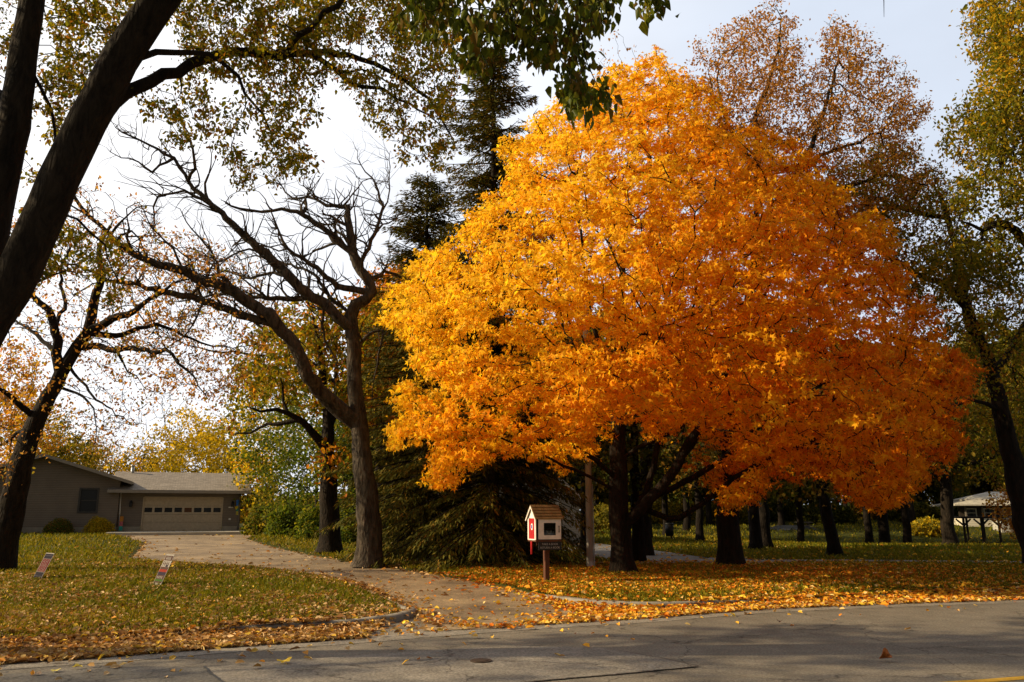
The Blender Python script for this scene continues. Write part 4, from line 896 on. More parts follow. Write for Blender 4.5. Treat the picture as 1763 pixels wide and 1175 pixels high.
# ------------------------------------------------------------------ trees seen near
def tree_root(name, p, label, cat='tree', group=None): return empty(name, p, 0, label, cat, group)
OAKG = [(.15, .15, .012), (.21, .19, .014), (.28, .21, .014), (.10, .11, .010), (.36, .22, .015), (.32, .13, .02)]
YG = [(.26, .24, .014), (.38, .29, .016), (.17, .18, .014), (.46, .31, .016), (.12, .13, .012)]
BRO = [(.44, .20, .040), (.36, .15, .030), (.54, .27, .06), (.28, .12, .03), (.58, .32, .08)]
GOLD = [(.68, .40, .02), (.56, .31, .018), (.46, .31, .02), (.76, .50, .03), (.32, .24, .015)]
ORG = [(.60, .22, .02), (.68, .30, .02), (.46, .15, .015), (.70, .38, .03), (.34, .12, .015)]
GRN = [(.07, .11, .012), (.11, .15, .014), (.16, .19, .016), (.24, .22, .018), (.05, .08, .010)]

# --- sugar maple
b = at_ground(1072, 21.8); b.z = .03
mp_ = tree_root('maple_tree', b, 'large round-crowned maple blazing orange and gold in the middle of the lawn')
sk = Skel(); YM = 21.8
sk.chain([b] + PX([(1070, 940), (1066, 890), (1064, 830), (1064, 770), (1066, 700), (1068, 640), (1062, 560), (1070, 470), (1075, 380)], YM), .275, .04, power=1.2, wob=.012)
for pts, y0, y1, r0, r1 in [
    ([(1068, 905), (1100, 880), (1135, 840), (1165, 800), (1200, 740), (1240, 660), (1290, 570), (1330, 480)], 21.8, 20.5, .15, .025),
    ([(1085, 890), (1110, 850), (1125, 800), (1135, 740), (1150, 670), (1185, 580), (1200, 480), (1210, 390)], 21.8, 23.5, .095, .0185),
    ([(1105, 880), (1150, 893), (1190, 878), (1230, 850), (1262, 825), (1310, 795), (1370, 770), (1450, 740), (1540, 700)], 21.8, 20.8, .085, .018),
    ([(1110, 862), (1160, 840), (1210, 815), (1245, 790), (1300, 740), (1370, 690), (1450, 650), (1560, 600)], 21.8, 23.5, .095, .018),
    ([(1064, 820), (1040, 805), (1005, 780), (960, 745), (910, 700), (850, 650), (780, 600)], 21.8, 19.8, .075, .015),
    ([(1068, 640), (1060, 640), (1075, 600), (1110, 570), (1150, 560)], 21.8, 16.5, .05, .012),
    ([(1066, 700), (1050, 690), (1030, 660), (1010, 640)], 21.8, 16.5, .05, .012),
    ([(1064, 850), (1030, 830), (990, 810), (950, 790), (900, 770), (840, 750), (760, 740)], 21.8, 20.0, .05, .012),
    ([(1066, 770), (1035, 720), (1000, 670), (950, 610), (900, 550), (850, 500), (790, 460)], 21.8, 23.5, .07, .015),
    ([(1066, 690), (1040, 620), (1020, 560), (1010, 490), (1000, 400), (990, 320), (1010, 230)], 21.8, 20.5, .07, .015),
    ([(1064, 790), (1100, 770), (1130, 755), (1165, 740), (1200, 700), (1250, 640), (1330, 560), (1420, 470)], 21.8, 19.5, .06, .015),
    ([(1068, 620), (1090, 540), (1100, 450), (1140, 350), (1150, 260), (1150, 180)], 21.8, 22.5, .07, .015),
    ([(1062, 740), (1030, 690), (960, 640), (880, 600), (820, 560), (740, 520)], 21.8, 26, .06, .015),
    ([(1090, 880), (1120, 850), (1160, 810), (1230, 720), (1330, 620), (1430, 520)], 21.8, 26.5, .09, .015)]:
    sk.chain(PX(pts, y0, y1), r0, r1, wob=.02)
MPOLY = [(682, 775), (668, 745), (690, 700), (668, 660), (690, 610), (662, 560), (668, 510), (700, 470), (735, 425), (800, 400), (815, 350), (860, 320), (870, 270), (905, 240), (905, 200), (950, 185), (985, 150), (1030, 160), (1060, 120), (1100, 130), (1135, 85), (1160, 130), (1190, 150), (1230, 175), (1262, 215), (1310, 235), (1360, 240), (1400, 290), (1440, 330), (1480, 370), (1520, 385), (1535, 450), (1565, 490), (1600, 540), (1600, 590), (1640, 625), (1690, 650), (1640, 700), (1640, 760), (1615, 800), (1590, 810), (1560, 850), (1510, 885), (1470, 875), (1430, 840), (1380, 815), (1330, 830), (1290, 870), (1240, 890), (1225, 850), (1260, 790), (1230, 750), (1180, 745), (1150, 770), (1120, 760), (1095, 720), (1075, 705), (1045, 720), (1035, 770), (990, 800), (960, 790), (915, 795), (870, 790), (820, 805), (790, 835), (745, 845), (735, 815), (760, 780), (720, 760)]
MPOLY = [(1150 + (a - 1150) * (1.01 if a < 1150 else 1.035), 560 + (c - 560) * (1.025 if c < 560 else 1.0)) for a, c in MPOLY]
Av = volume(MPOLY, YM, 6.4, 6800, E=200, shell=.35, gap=-.40, gs=1.6, ragged=.16, seed=5)
Av = np.vstack([Av, volume([(950, 590), (1190, 590), (1210, 730), (1140, 745), (1095, 715), (1040, 735), (990, 760), (940, 750)], 17.2, 1.6, 420, E=60, gap=-.3, gs=1.6, seed=11)])
# layered: attractors gather in tilted sheets
sk.grow(Av, D=.28, kill=.28, jit=.30, up=.05, maxn=14000)
sk.radii(tip=.0085, e=2.7, cap=.06)
print('maple nodes', len(sk.P), time.time() - T0)
rebase(sk, b)
sk.wood('trunk', BARK_MAPLE, mp_, flare=.5, flare_h=.7)
def maple_col(Q, pal):
    f = fbm(Q[:, 0], Q[:, 2] + Q[:, 1] * .4, .7, 21); xr = (Q[:, 0] - 1) / 8
    t = np.clip(.25 + .26 * f + .36 * xr - .12 * (Q[:, 2] - 7) / 6 + RNG.normal(0, .12, len(Q)), 0, 1)
    stops = np.array([(.92, .60, .030), (.86, .43, .016), (.82, .33, .012), (.74, .215, .010), (.66, .13, .010)])
    i = t * 3.999; k = i.astype(int); fr = (i - k)[:, None]; return stops[k] * (1 - fr) + stops[k + 1] * fr
Pn = np.array(sk.P); thin = sk.r < .022
Q = sk.leaf_points(.021, 23, .13, .45, frac=.72)
print('maple leaves', len(Q))
cen = np.array([1.2, 0, 7.5]); nrm = unit(Q - cen) * 1.2
leaves('crown', Q, .092, T_MAPLE, [(0, 0, 0)], LEAF, mp_, droop=.45, flatness=.45, cfun=maple_col, normal=nrm)

# --- dead snag left of the drive
b = at_ground(638, 24.6)
dd_ = tree_root('dead_oak', b, 'dead grey broken-topped tree with long bare limbs reaching left beside the drive')
sk = Skel(); Yd = 24.6
sk.chain([b] + PX([(636, 920), (630, 850), (624, 790), (618, 730), (613, 690), (611, 640), (608, 590), (604, 545), (612, 525)], Yd), .36, .20, wob=.015)
sk.chain(PX([(612, 525), (630, 515), (641, 503), (636, 485), (622, 468), (610, 440), (602, 405), (598, 375), (599, 356)], Yd), .17, .10, wob=.01)
LIMB = [
    ([(612, 728), (590, 712), (566, 689), (545, 668), (530, 649), (513, 605), (486, 569), (460, 543), (415, 512), (362, 485), (318, 468), (261, 450), (216, 428), (176, 392), (150, 366), (120, 330)], 24.6, 21, .24, .03),
    ([(462, 566), (415, 543), (349, 518), (296, 505), (238, 490), (185, 481), (150, 463), (110, 455)], 23.4, 21, .12, .025),
    ([(606, 575), (592, 556), (557, 525), (526, 503), (495, 472), (455, 437), (415, 401), (389, 375), (345, 335), (318, 299), (296, 273), (261, 251), (230, 237), (199, 220)], 24.6, 22, .17, .015),
    ([(323, 304), (338, 277), (327, 242), (314, 215), (300, 190)], 22.4, 22, .045, .01),
    ([(296, 273), (261, 295), (239, 277), (208, 273), (190, 262)], 22.4, 22, .04, .01),
    ([(362, 353), (318, 330), (283, 335), (265, 357), (267, 392), (262, 430)], 22.8, 23, .05, .01),
    ([(628, 499), (592, 496), (570, 485), (544, 463), (522, 445), (495, 428), (477, 392), (468, 368)], 24.6, 23.5, .10, .02),
    ([(601, 445), (584, 419), (553, 392), (522, 370), (486, 361), (451, 364), (415, 361), (388, 350)], 24.6, 24, .10, .02),
    ([(598, 362), (562, 353), (531, 341), (504, 344), (486, 322), (470, 310)], 24.6, 25, .06, .012),
    ([(632, 468), (622, 450), (628, 437), (650, 392), (659, 357), (650, 330), (640, 305), (623, 286), (616, 262)], 24.6, 24.6, .07, .008),
    ([(646, 401), (660, 388), (681, 379), (703, 348)], 24.6, 24.8, .035, .008),
    ([(652, 372), (668, 345), (672, 326), (670, 290), (672, 260)], 24.6, 24.9, .03, .007),
    ([(637, 470), (663, 468), (680, 474), (694, 481)], 24.6, 25.5, .07, .035),
    ([(663, 468), (672, 440), (668, 415)], 25, 25.2, .03, .01),
    ([(561, 527), (540, 512), (504, 514), (438, 512), (400, 506), (349, 512), (300, 520)], 24.3, 25, .09, .015),
    ([(536, 507), (500, 480), (469, 468), (430, 478), (400, 470), (371, 463), (330, 470)], 24.3, 25.5, .06, .012),
    ([(598, 545), (560, 500), (540, 470), (510, 460), (480, 452), (440, 440), (410, 452)], 24.5, 26, .06, .012),
    ([(455, 437), (430, 430), (400, 440), (370, 455), (340, 450)], 23.3, 24, .04, .01),
    ([(602, 420), (580, 395), (553, 385), (530, 392), (510, 380)], 24.6, 25.6, .05, .012),
    ([(598, 395), (570, 372), (556, 370)], 24.6, 24, .05, .02),
    ([(606, 600), (622, 591), (641, 571), (659, 569)], 24.6, 25.4, .09, .03),
    ([(655, 570), (652, 610), (645, 650), (640, 690)], 25.2, 25.4, .035, .015),
    ([(555, 527), (556, 560), (566, 600), (590, 640)], 24.2, 24.9, .05, .012),
    ([(415, 512), (380, 470), (362, 430), (330, 395), (310, 360)], 22.9, 22, .05, .01),
    ([(318, 468), (290, 420), (262, 395), (240, 350)], 22.3, 21.6, .04, .01),
    ([(349, 518), (330, 560), (300, 590), (270, 600), (250, 590)], 22.6, 22, .035, .008)]
for pts, y0, y1, r0, r1 in LIMB: sk.chain(PX(pts, y0, y1), r0 * 1.12, r1 * 1.35, wob=.03, step=.22)
n0 = len(sk.P); P0 = np.array(sk.P); R0 = np.array(sk.R)
rr = random.Random(3)
cand = [i for i in range(n0) if R0[i] < .14 and P0[i][2] > 6]
for _ in range(620):                                        # bare twigs, mostly reaching up and to the left
    i = rr.choice(cand); p = Vector(P0[i]); d = Vector((rr.gauss(-.45, .6), rr.gauss(0, .5), rr.gauss(.55, .45))).normalized(); L0 = rr.uniform(.3, 1.2) if rr.random() < .75 else rr.uniform(1.2, 2.4); pts = [p]
    for k in range(7): d = (d + Vector((rr.gauss(0, .36), rr.gauss(0, .36), rr.gauss(.05, .34)))).normalized(); pts.append(pts[-1] + d * L0 / 7)
    r_ = min(R0[i] * .5, .008 + .016 * L0); e0 = len(sk.P)
    par = i
    for k, q in enumerate(pts[1:]): sk.P.append(list(q)); sk.par.append(par); sk.R.append(r_ * (1 - k / 7.5)); par = len(sk.P) - 1
    if rr.random() < .8:
        q = pts[2]; d2 = (d + Vector((rr.gauss(0, .7), rr.gauss(0, .5), rr.gauss(.2, .5)))).normalized(); par = e0 + 1
        for k in range(3): q = q + d2 * L0 / 6; sk.P.append(list(q)); sk.par.append(par); sk.R.append(r_ * .5); par = len(sk.P) - 1
sk.radii(); rebase(sk, b); sk.wood('trunk', BARK_GREY, dd_, flare=.35, flare_h=.7, rough=.10)

# --- leaning oak at the left edge
b = at_ground(2, 22.6)
ok_ = tree_root('oak_tree', b, 'crooked dark oak with thin brown leaves leaning right at the left edge')
sk = Skel(); Yo = 22.6
sk.chain([b] + PX([(8, 930), (18, 880), (30, 830), (43, 780), (57, 737), (73, 702), (96, 660), (115, 626), (134, 595), (153, 572), (157, 545), (165, 507), (176, 470), (170, 430), (190, 390)], Yo), .37, .04, power=1.1, wob=.02)
for pts, y0, y1, r0, r1 in [
    ([(153, 572), (176, 557), (207, 545), (230, 534), (260, 515), (300, 490), (330, 480)], 22.6, 21.5, .13, .02),
    ([(157, 576), (185, 577), (214, 578), (237, 565), (283, 561), (314, 576), (350, 590), (400, 600)], 22.6, 24, .10, .015),
    ([(142, 607), (172, 599), (200, 602), (230, 601), (264, 607), (285, 604), (306, 626), (337, 653), (360, 690)], 22.6, 21, .10, .012),
    ([(92, 640), (96, 607), (101, 584), (92, 557), (80, 530), (57, 511), (34, 503), (10, 490), (-20, 470)], 22.6, 22, .15, .03),
    ([(94, 614), (73, 584), (46, 565), (27, 549), (5, 530)], 22.6, 24, .08, .02),
    ([(50, 718), (23, 687), (0, 672), (-30, 660)], 22.6, 21, .10, .03),
    ([(60, 735), (30, 745), (5, 765), (-20, 770)], 22.6, 23.5, .07, .02),
    ([(111, 660), (142, 683), (160, 705), (165, 740), (163, 765)], 22.6, 22, .05, .01),
    ([(126, 637), (153, 676), (191, 706), (214, 725), (240, 730)], 22.6, 21.6, .05, .01),
    ([(200, 602), (210, 625), (235, 650), (250, 670)], 22.2, 22.5, .045, .01),
    ([(92, 557), (110, 520), (105, 470), (120, 420), (110, 370)], 22.6, 24, .07, .015)]:
    sk.chain(PX(pts, y0, y1), r0, r1, wob=.03, step=.22)
Ao = volume([(-60, 380), (60, 330), (140, 310), (230, 330), (300, 400), (380, 430), (430, 500), (470, 590), (450, 650), (390, 690), (330, 650), (300, 680), (240, 740), (170, 790), (100, 750), (80, 800), (-60, 830)], Yo, 4.0, 2600, E=120, gap=-.2, gs=1.3, seed=9)
sk.grow(Ao, D=.22, kill=.30, jit=.55, up=.02, maxn=14000)
sk.radii(tip=.005, e=2.2, cap=.07); rebase(sk, b)
sk.wood('trunk', BARK, ok_, flare=.4, flare_h=.8)
Q = sk.leaf_points(.0085, 2.4, .11, .8)
leaves('crown', Q, .085, T_FOLD, BRO + [(.30, .24, .03)], LEAF, ok_, droop=.5)
print('oak', len(Q), time.time() - T0)

# --- huge two-trunk tree over the street at the left
g_ = (-8.35, 9.75); b = Vector((g_[0], g_[1], .02))
bt = tree_root('street_tree', b, 'huge dark two-trunk tree arching over the street from beyond the left edge')
sk = Skel()
sk.chain([b] + PX([(-270, 1020), (-215, 900), (-150, 780), (-80, 655), (-15, 545), (60, 412), (105, 310), (150, 210), (205, 105), (280, -5), (350, -110), (420, -230), (470, -360), (500, -520), (520, -700)], 9.6, 9.0), .30, .08, wob=.008, power=1.3)
sk.chain(PX([(-150, 780), (-115, 690), (-70, 580), (-25, 440), (22, 215), (55, 0), (80, -150), (110, -330), (120, -520), (110, -700)], 9.4, 10.2), .235, .07, wob=.008)
for pts, y0, y1, r0, r1 in [
    ([(118, 300), (150, 245), (178, 200), (218, 163), (259, 139), (306, 119), (344, 101), (374, 92), (426, 89), (477, 95), (511, 98), (531, 92), (560, 92), (600, 95), (647, 109), (675, 128), (720, 160), (760, 205), (780, 240)], 9.4, 12, .115, .012),
    ([(215, 125), (240, 102), (266, 91), (298, 83), (332, 88), (360, 94)], 9.3, 9.8, .05, .035),
    ([(385, 95), (409, 133), (422, 163), (453, 197), (470, 232), (474, 262)], 9.9, 10.4, .035, .008),
    ([(422, 163), (415, 210), (400, 250), (398, 262)], 10.1, 10.3, .012, .006),
    ([(545, 95), (579, 119), (600, 143), (650, 150), (703, 178), (737, 200), (775, 225)], 11, 12.5, .045, .008),
    ([(600, 130), (647, 125), (675, 150), (690, 200), (700, 260), (690, 290)], 11.3, 12, .02, .006),
    ([(62, 122), (74, 149), (85, 185), (91, 223), (96, 260), (90, 320), (70, 370)], 9.9, 10.2, .028, .012),
    ([(477, 95), (520, 60), (560, 20), (620, -30), (700, -60), (800, -80), (900, -60), (990, -20)], 10.2, 7.6, .05, .012),
    ([(350, -110), (450, -160), (600, -200), (760, -190), (900, -130), (1000, -60)], 8.9, 6.6, .10, .015),
    ([(280, -5), (330, -30), (420, -50), (520, -60), (640, -90)], 9.0, 12.5, .06, .015),
    ([(22, 215), (-60, 100), (-180, -20), (-300, -150)], 9.8, 12, .09, .02),
    ([(-150, 780), (-300, 560), (-500, 360), (-800, 200), (-1200, 100), (-1600, 80)], 9.5, 8.6, .17, .03), ([(-500, 360), (-700, 100), (-900, -150)], 9.2, 10.5, .09, .02), ([(-800, 200), (-1100, 300), (-1400, 330)], 8.9, 7.6, .07, .02),
    ([(60, 412), (110, 370), (160, 400), (185, 440), (200, 480), (215, 500)], 9.5, 11, .025, .006),
    ([(-15, 545), (40, 500), (100, 470), (140, 470)], 9.5, 11.5, .03, .008)]:
    sk.chain(PX(pts, y0, y1), r0, r1, wob=.02, step=.18)
At = np.vstack([
    volume([(270, -60), (720, -60), (790, 40), (800, 150), (770, 210), (740, 180), (640, 145), (560, 125), (470, 120), (400, 130), (330, 125), (300, 60)], 11.3, 1.9, 3300, E=70, gap=-.15, gs=2.2, ragged=.2, seed=3),
    volume([(80, -40), (250, -40), (190, 80), (130, 190), (90, 260), (70, 180), (95, 80)], 10.8, 1.4, 600, E=60),
    volume([(-60, -40), (30, -40), (10, 150), (-60, 200)], 11.2, 1.2, 200, E=60),
    volume([(400, 120), (560, 120), (550, 190), (530, 240), (545, 290), (500, 330), (490, 370), (450, 340), (400, 310), (360, 240), (300, 200), (320, 140)], 10.6, 1.1, 620, E=60, gap=-.1, gs=2.5, seed=4),
    volume([(250, 175), (330, 170), (350, 230), (310, 260), (260, 220)], 10.6, .8, 40, E=60),
    volume([(560, 130), (700, 150), (790, 240), (760, 300), (730, 260), (690, 300), (640, 200)], 12, .9, 330, E=60),
    volume([(45, 280), (90, 270), (100, 340), (60, 400), (150, 380), (220, 420), (230, 480), (180, 520), (90, 470), (30, 420)], 10.8, .9, 260, E=60, gap=0, gs=2.5, seed=6),
    volume([(-500, -900), (900, -800), (1200, -300), (1000, -80), (200, -60), (-500, -60)], 10, 3.2, 500, E=300)])
wb = RNG.uniform(0, 1, (9000, 3)) * [12, 5.5, 7] + [-21, 5.0, 4.6]; wb = wb[fbm3(wb, .9, 8) > .25][:1500]; At = np.vstack([At, wb])
sk.grow(At, D=.16, kill=.2, jit=.35, up=.0, maxn=21000)
sk.radii(tip=.0035, e=2.3, cap=.05)
# keep the hanging dark leaves separate from the fine sunlit ones
Qw = np.array(sk.P); 
vis = sk.leaf_points(.0056, 19, .075, .8, frac=.5)
rebase(sk, b); sk.wood('trunk', BARK, bt, flare=.4, flare_h=.9, rough=.05, big=.05, mid=.012)
leaves('crown', vis - np.array(b), .058, T_FOLD, OAKG + YG, LEAF, bt, droop=.5)
print('street tree', len(sk.P), len(vis), time.time() - T0)

# --- nearer drooping boughs at the top
b2_ = Vector((5.6, -4.2, .0))
ht = tree_root('street_tree', b2_, 'dark green drooping boughs of big leaves hanging in from above the camera')
sk = Skel(); sk.chain([b2_, Vector((5.6, -3.6, 3.2)), Vector((5.3, -2.0, 6.4)), Vector((4.4, 1.0, 8.6)), Vector((3.2, 3.8, 8.9))] + PX([(1250, -350), (1120, -200), (1000, -80), (930, -30), (860, -10), (790, -15), (720, -20)], 5.8, 7.4), .22, .012, wob=.01, power=.7)
for pts, y0, y1 in [([(1000, -80), (1000, 0), (1000, 60), (1010, 110), (1030, 150), (1055, 172)], 6.4, 6.8), ([(930, -30), (935, 30), (950, 80), (975, 120), (990, 165)], 6.6, 6.6), ([(860, -10), (880, 30), (900, 60), (915, 90)], 6.8, 6.4), ([(800, -15), (805, 30), (812, 70), (820, 105)], 7.0, 7.1), ([(730, -20), (745, 20), (752, 60), (750, 80)], 7.3, 7.4), ([(690, -20), (700, 10), (703, 35)], 7.4, 7.4), ([(1120, -200), (1115, -80), (1110, -20), (1118, 8)], 6.0, 6.2), ([(1250, -350), (1400, -200), (1490, -80), (1522, 0), (1522, 30)], 5.8, 6.3)]:
    sk.chain(PX(pts, y0, y1), .013, .003, wob=.008, step=.12)
tw = Skel(); 
Ah = np.vstack([volume([(690, -60), (1050, -60), (1055, 30), (1010, 50), (1005, 100), (1020, 150), (1020, 190), (985, 180), (960, 130), (930, 100), (915, 110), (890, 60), (850, 80), (825, 105), (800, 90), (785, 50), (745, 55), (700, 30)], 6.8, .7, 430, E=40), volume([(1030, 140), (1065, 145), (1070, 185), (1045, 180)], 6.8, .15, 12, E=20), volume([(1095, -30), (1135, -30), (1135, 12), (1110, 12)], 6.1, .15, 14, E=20)])
sk.grow(Ah, D=.11, kill=.13, jit=.3, up=-.25, maxn=4000)
sk.radii(tip=.003, e=2.3, cap=.02); Q = sk.leaf_points(.0042, 10.0, .07, 1.0, mask=lambda p: p[:, 2] < 7.2)
mk = (Q[:, 0] / Q[:, 1] < .34)
rebase(sk, b2_); sk.wood('trunk', BARK, ht, big=.05, mid=.01)
leaves('crown', Q[mk] - np.array(b2_), .082, T_LANCE, [(.09, .12, .012), (.13, .16, .014), (.20, .19, .014), (.07, .09, .010), (.16, .10, .015)], LEAF_DARK, ht, droop=1.6, flatness=.2)
print('hanging', len(Q), time.time() - T0)

# ------------------------------------------------------------------ middle distance trees
GAPN = [0]
def built_tree(name, base_px, Y, limbs, vols, leaf, label, pal, trunk_r=(.35, .05), D=.4, kill=.55, jit=.4, tip=.008, cap=.12, bark=BARK, thr=.02, group=None, lm=LEAF, cat='tree', up=.03, maxn=6000, cfun=None, droop=.4, foot=None, e=2.3):
    """limbs[0] is the trunk; leaf = (count per node, spread, size, template)"""
    b = Vector(foot) if foot else at_ground(base_px, Y); r_ = tree_root(name, b, label, cat, group)
    s_ = Skel(); s_.chain([b] + PX(limbs[0], Y), trunk_r[0], trunk_r[1], wob=.02, step=.35)
    for pts, y0, y1, ra, rb in limbs[1:]: s_.chain(PX(pts, y0, y1), ra, rb, wob=.03, step=.3)
    if vols:
        GAPN[0] += 1; D *= .68; kill *= .62; tip *= .75; thr *= .85; leaf = (leaf[0] * .95, leaf[1] * .72, leaf[2], leaf[3]); maxn = 16000; A = np.vstack([volume(p, y, h, int(n * 2.9), E=e_, gap=-.08, gs=2.0, ragged=.25, seed=GAPN[0]) for p, y, h, n, e_ in vols]); s_.grow(A, D=D, kill=kill, jit=jit, up=up, maxn=maxn)
    s_.radii(tip=tip, e=e, cap=cap); Q = s_.leaf_points(thr, leaf[0], leaf[1], .7) - np.array(b)
    rebase(s_, b); s_.wood('trunk', bark, r_, flare=.35, flare_h=.8)
    if len(Q): leaves('crown', Q, leaf[2], leaf[3], pal, lm, r_, droop=droop, cfun=cfun)
    print(label[:40], len(s_.P), len(Q)); return r_
def patchy(stops_lo, stops_hi, k=.6, seed=2):
    a = np.array(stops_lo); c = np.array(stops_hi)
    def f(Q, pal):
        g = fbm(Q[:, 0], Q[:, 2] + Q[:, 1], k, seed) * .6 + .5 + RNG.normal(0, .18, len(Q)); m = (g > .5)[:, None]
        return np.where(m, a[RNG.choice(len(a), len(Q))], c[RNG.choice(len(c), len(Q))])
    return f
# brown oak behind the maple
built_tree('oak_tree', 1255, 25.2, [[(1255, 900), (1257, 800), (1262, 700), (1275, 600), (1290, 500), (1300, 420)],
    ([(1290, 500), (1330, 380), (1376, 298), (1414, 268), (1461, 251), (1516, 230)], 25.2, 24, .20, .03),
    ([(1300, 420), (1303, 300), (1303, 208), (1320, 149), (1340, 80), (1345, 30)], 25.2, 26, .17, .02),
    ([(1376, 298), (1410, 220), (1430, 150), (1445, 90)], 24.6, 26, .10, .02),
    ([(1303, 300), (1260, 230), (1240, 170), (1235, 110)], 25.5, 25, .10, .02),
    ([(1400, 340), (1469, 317), (1529, 302), (1597, 319)], 24.8, 24, .10, .02)],
    [([(1165, 320), (1180, 190), (1200, 90), (1250, 45), (1300, 5), (1345, -10), (1375, 50), (1388, 95), (1392, 150), (1402, 95), (1405, 45), (1440, 22), (1480, 55), (1540, 100), (1592, 135), (1600, 200), (1580, 250), (1610, 310), (1560, 380), (1460, 440), (1300, 420), (1200, 400)], 25.5, 3.4, 1500, 90)],
    (10, .20, .088, T_FOLD), 'brown oak rising above and behind the right side of the maple', BRO + [(.40, .20, .03)], (.36, .10), D=.36, kill=.45, jit=.5, tip=.008, up=.05)
built_tree('ash_tree', 1108, 31, [[(1108, 880), (1120, 700), (1130, 500), (1120, 300), (1100, 180)]],
    [([(1010, 200), (1030, 90), (1060, 40), (1100, 90), (1150, 110), (1200, 150), (1220, 300), (1100, 320)], 31, 2.5, 240, 80)],
    (2.2, .2, .12, T_FOLD), 'thin nearly leafless tree whose bare twigs top the maple crown', BRO, (.30, .06), D=.4, kill=.5, jit=.35, thr=.012, up=.15)
# yellow-green trees at the right
built_tree('oak_tree', 1792, 25.5, [[(1785, 960), (1766, 900), (1745, 800), (1723, 706), (1708, 645), (1682, 573), (1662, 522), (1650, 470), (1640, 400), (1620, 340)],
    ([(1682, 573), (1640, 500), (1590, 476), (1545, 451), (1510, 430)], 25.5, 24, .16, .03),
    ([(1723, 706), (1680, 690), (1640, 700), (1600, 720)], 25.5, 24, .08, .02), ([(1708, 645), (1740, 600), (1763, 560), (1800, 500)], 25.5, 26.5, .12, .03),
    ([(1597, 380), (1560, 360), (1500, 340), (1450, 320)], 25, 27, .10, .02)],
    [([(1400, 300), (1470, 260), (1560, 240), (1640, 300), (1700, 420), (1763, 480), (1830, 560), (1800, 700), (1700, 660), (1640, 600), (1560, 560), (1500, 420)], 26, 3.2, 1250, 100),
     ([(1600, 560), (1850, 560), (1850, 800), (1680, 820), (1620, 720)], 28, 2.5, 420, 90)],
    (9, .24, .10, T_FOLD), 'leaning dark-trunked oak with olive leaves near the right edge', OAKG + [(.26, .17, .012)], (.36, .07), D=.38, kill=.5, jit=.5)
built_tree('oak_tree', 1900, 21, [[(1905, 900), (1880, 750), (1850, 600), (1800, 470), (1763, 413), (1729, 383), (1700, 385)],
    ([(1800, 470), (1790, 350), (1765, 240), (1740, 140), (1720, 60)], 21, 21.5, .17, .03), ([(1763, 225), (1735, 270), (1722, 300), (1724, 350)], 21.2, 20.6, .06, .03),
    ([(1763, 413), (1729, 383), (1690, 395), (1650, 380)], 21, 20, .12, .02)],
    [([(1690, -30), (1665, 60), (1685, 130), (1615, 175), (1605, 240), (1640, 300), (1620, 350), (1660, 400), (1720, 360), (1763, 410), (1850, 440), (2000, 300), (1950, -100)], 21.5, 3.0, 1500, 90),
     ([(1560, 420), (1640, 380), (1763, 430), (1763, 520), (1700, 500), (1620, 520)], 21, 1.5, 200, 80)],
    (17, .22, .10, T_FOLD), 'tall yellow-green tree filling the top right corner', YG + [(.34, .25, .014)], (.40, .08), D=.34, kill=.42, jit=.45, cfun=patchy(YG + GOLD[:3], OAKG[:4]))
built_tree('oak_tree', 1632, 44, [[(1632, 900), (1630, 860), (1628, 820), (1632, 780), (1640, 730), (1650, 680)],
    ([(1628, 820), (1600, 818), (1560, 812), (1530, 800)], 44, 43, .14, .04), ([(1632, 815), (1660, 800), (1700, 792), (1740, 770)], 44, 43, .14, .04), ([(1632, 780), (1600, 740), (1570, 700)], 44, 45, .1, .04)],
    [([(1500, 640), (1763, 600), (1780, 780), (1700, 820), (1650, 840), (1590, 830), (1500, 810)], 46, 4, 420, 80)],
    (14, .5, .24, T_FOLD), 'dark forked oak standing just left of the white cottage', [(.10, .10, .012), (.15, .12, .014), (.07, .07, .01), (.24, .16, .02)], (.36, .12), D=.7, kill=.9, jit=.45, tip=.02)
# trees right behind the dead oak
built_tree('maple_tree', 570, 31, [[(569, 942), (566, 880), (565, 817), (563, 775), (566, 739), (560, 690), (555, 640), (548, 590), (540, 550)],
    ([(563, 772), (551, 759), (539, 748), (518, 724), (495, 712), (474, 706), (450, 709), (425, 700)], 31, 29, .19, .03),
    ([(518, 726), (490, 728), (462, 731), (430, 745), (400, 750)], 30, 30.5, .10, .02), ([(566, 739), (578, 700), (580, 650), (575, 600), (590, 550)], 31, 32, .14, .03),
    ([(495, 712), (488, 690), (487, 665), (480, 640)], 30, 30, .07, .02)],
    [([(400, 600), (450, 560), (520, 510), (600, 520), (690, 480), (720, 560), (700, 700), (640, 760), (560, 700), (480, 690), (400, 690)], 32, 3, 700, 80),
     ([(540, 760), (620, 760), (630, 830), (560, 850)], 31, 1.5, 110, 50)],
    (11, .32, .17, T_FOLD), 'forked dark tree with mixed orange and green leaves directly behind the dead oak', ORG, (.40, .08), D=.5, kill=.6, jit=.5, cfun=patchy(ORG[:3] + YG, OAKG + YG, .45, 5))
built_tree('maple_tree', 655, 33, [[(655, 900), (652, 800), (660, 700), (668, 600), (672, 500)]],
    [([(600, 520), (640, 470), (700, 450), (740, 520), (740, 680), (690, 760), (640, 700), (610, 620)], 33.5, 2.5, 420, 70)],
    (16, .34, .17, T_FOLD), 'slender orange maple glowing between the dead oak and the big maple', ORG, (.2, .04), D=.5, kill=.6, jit=.4)
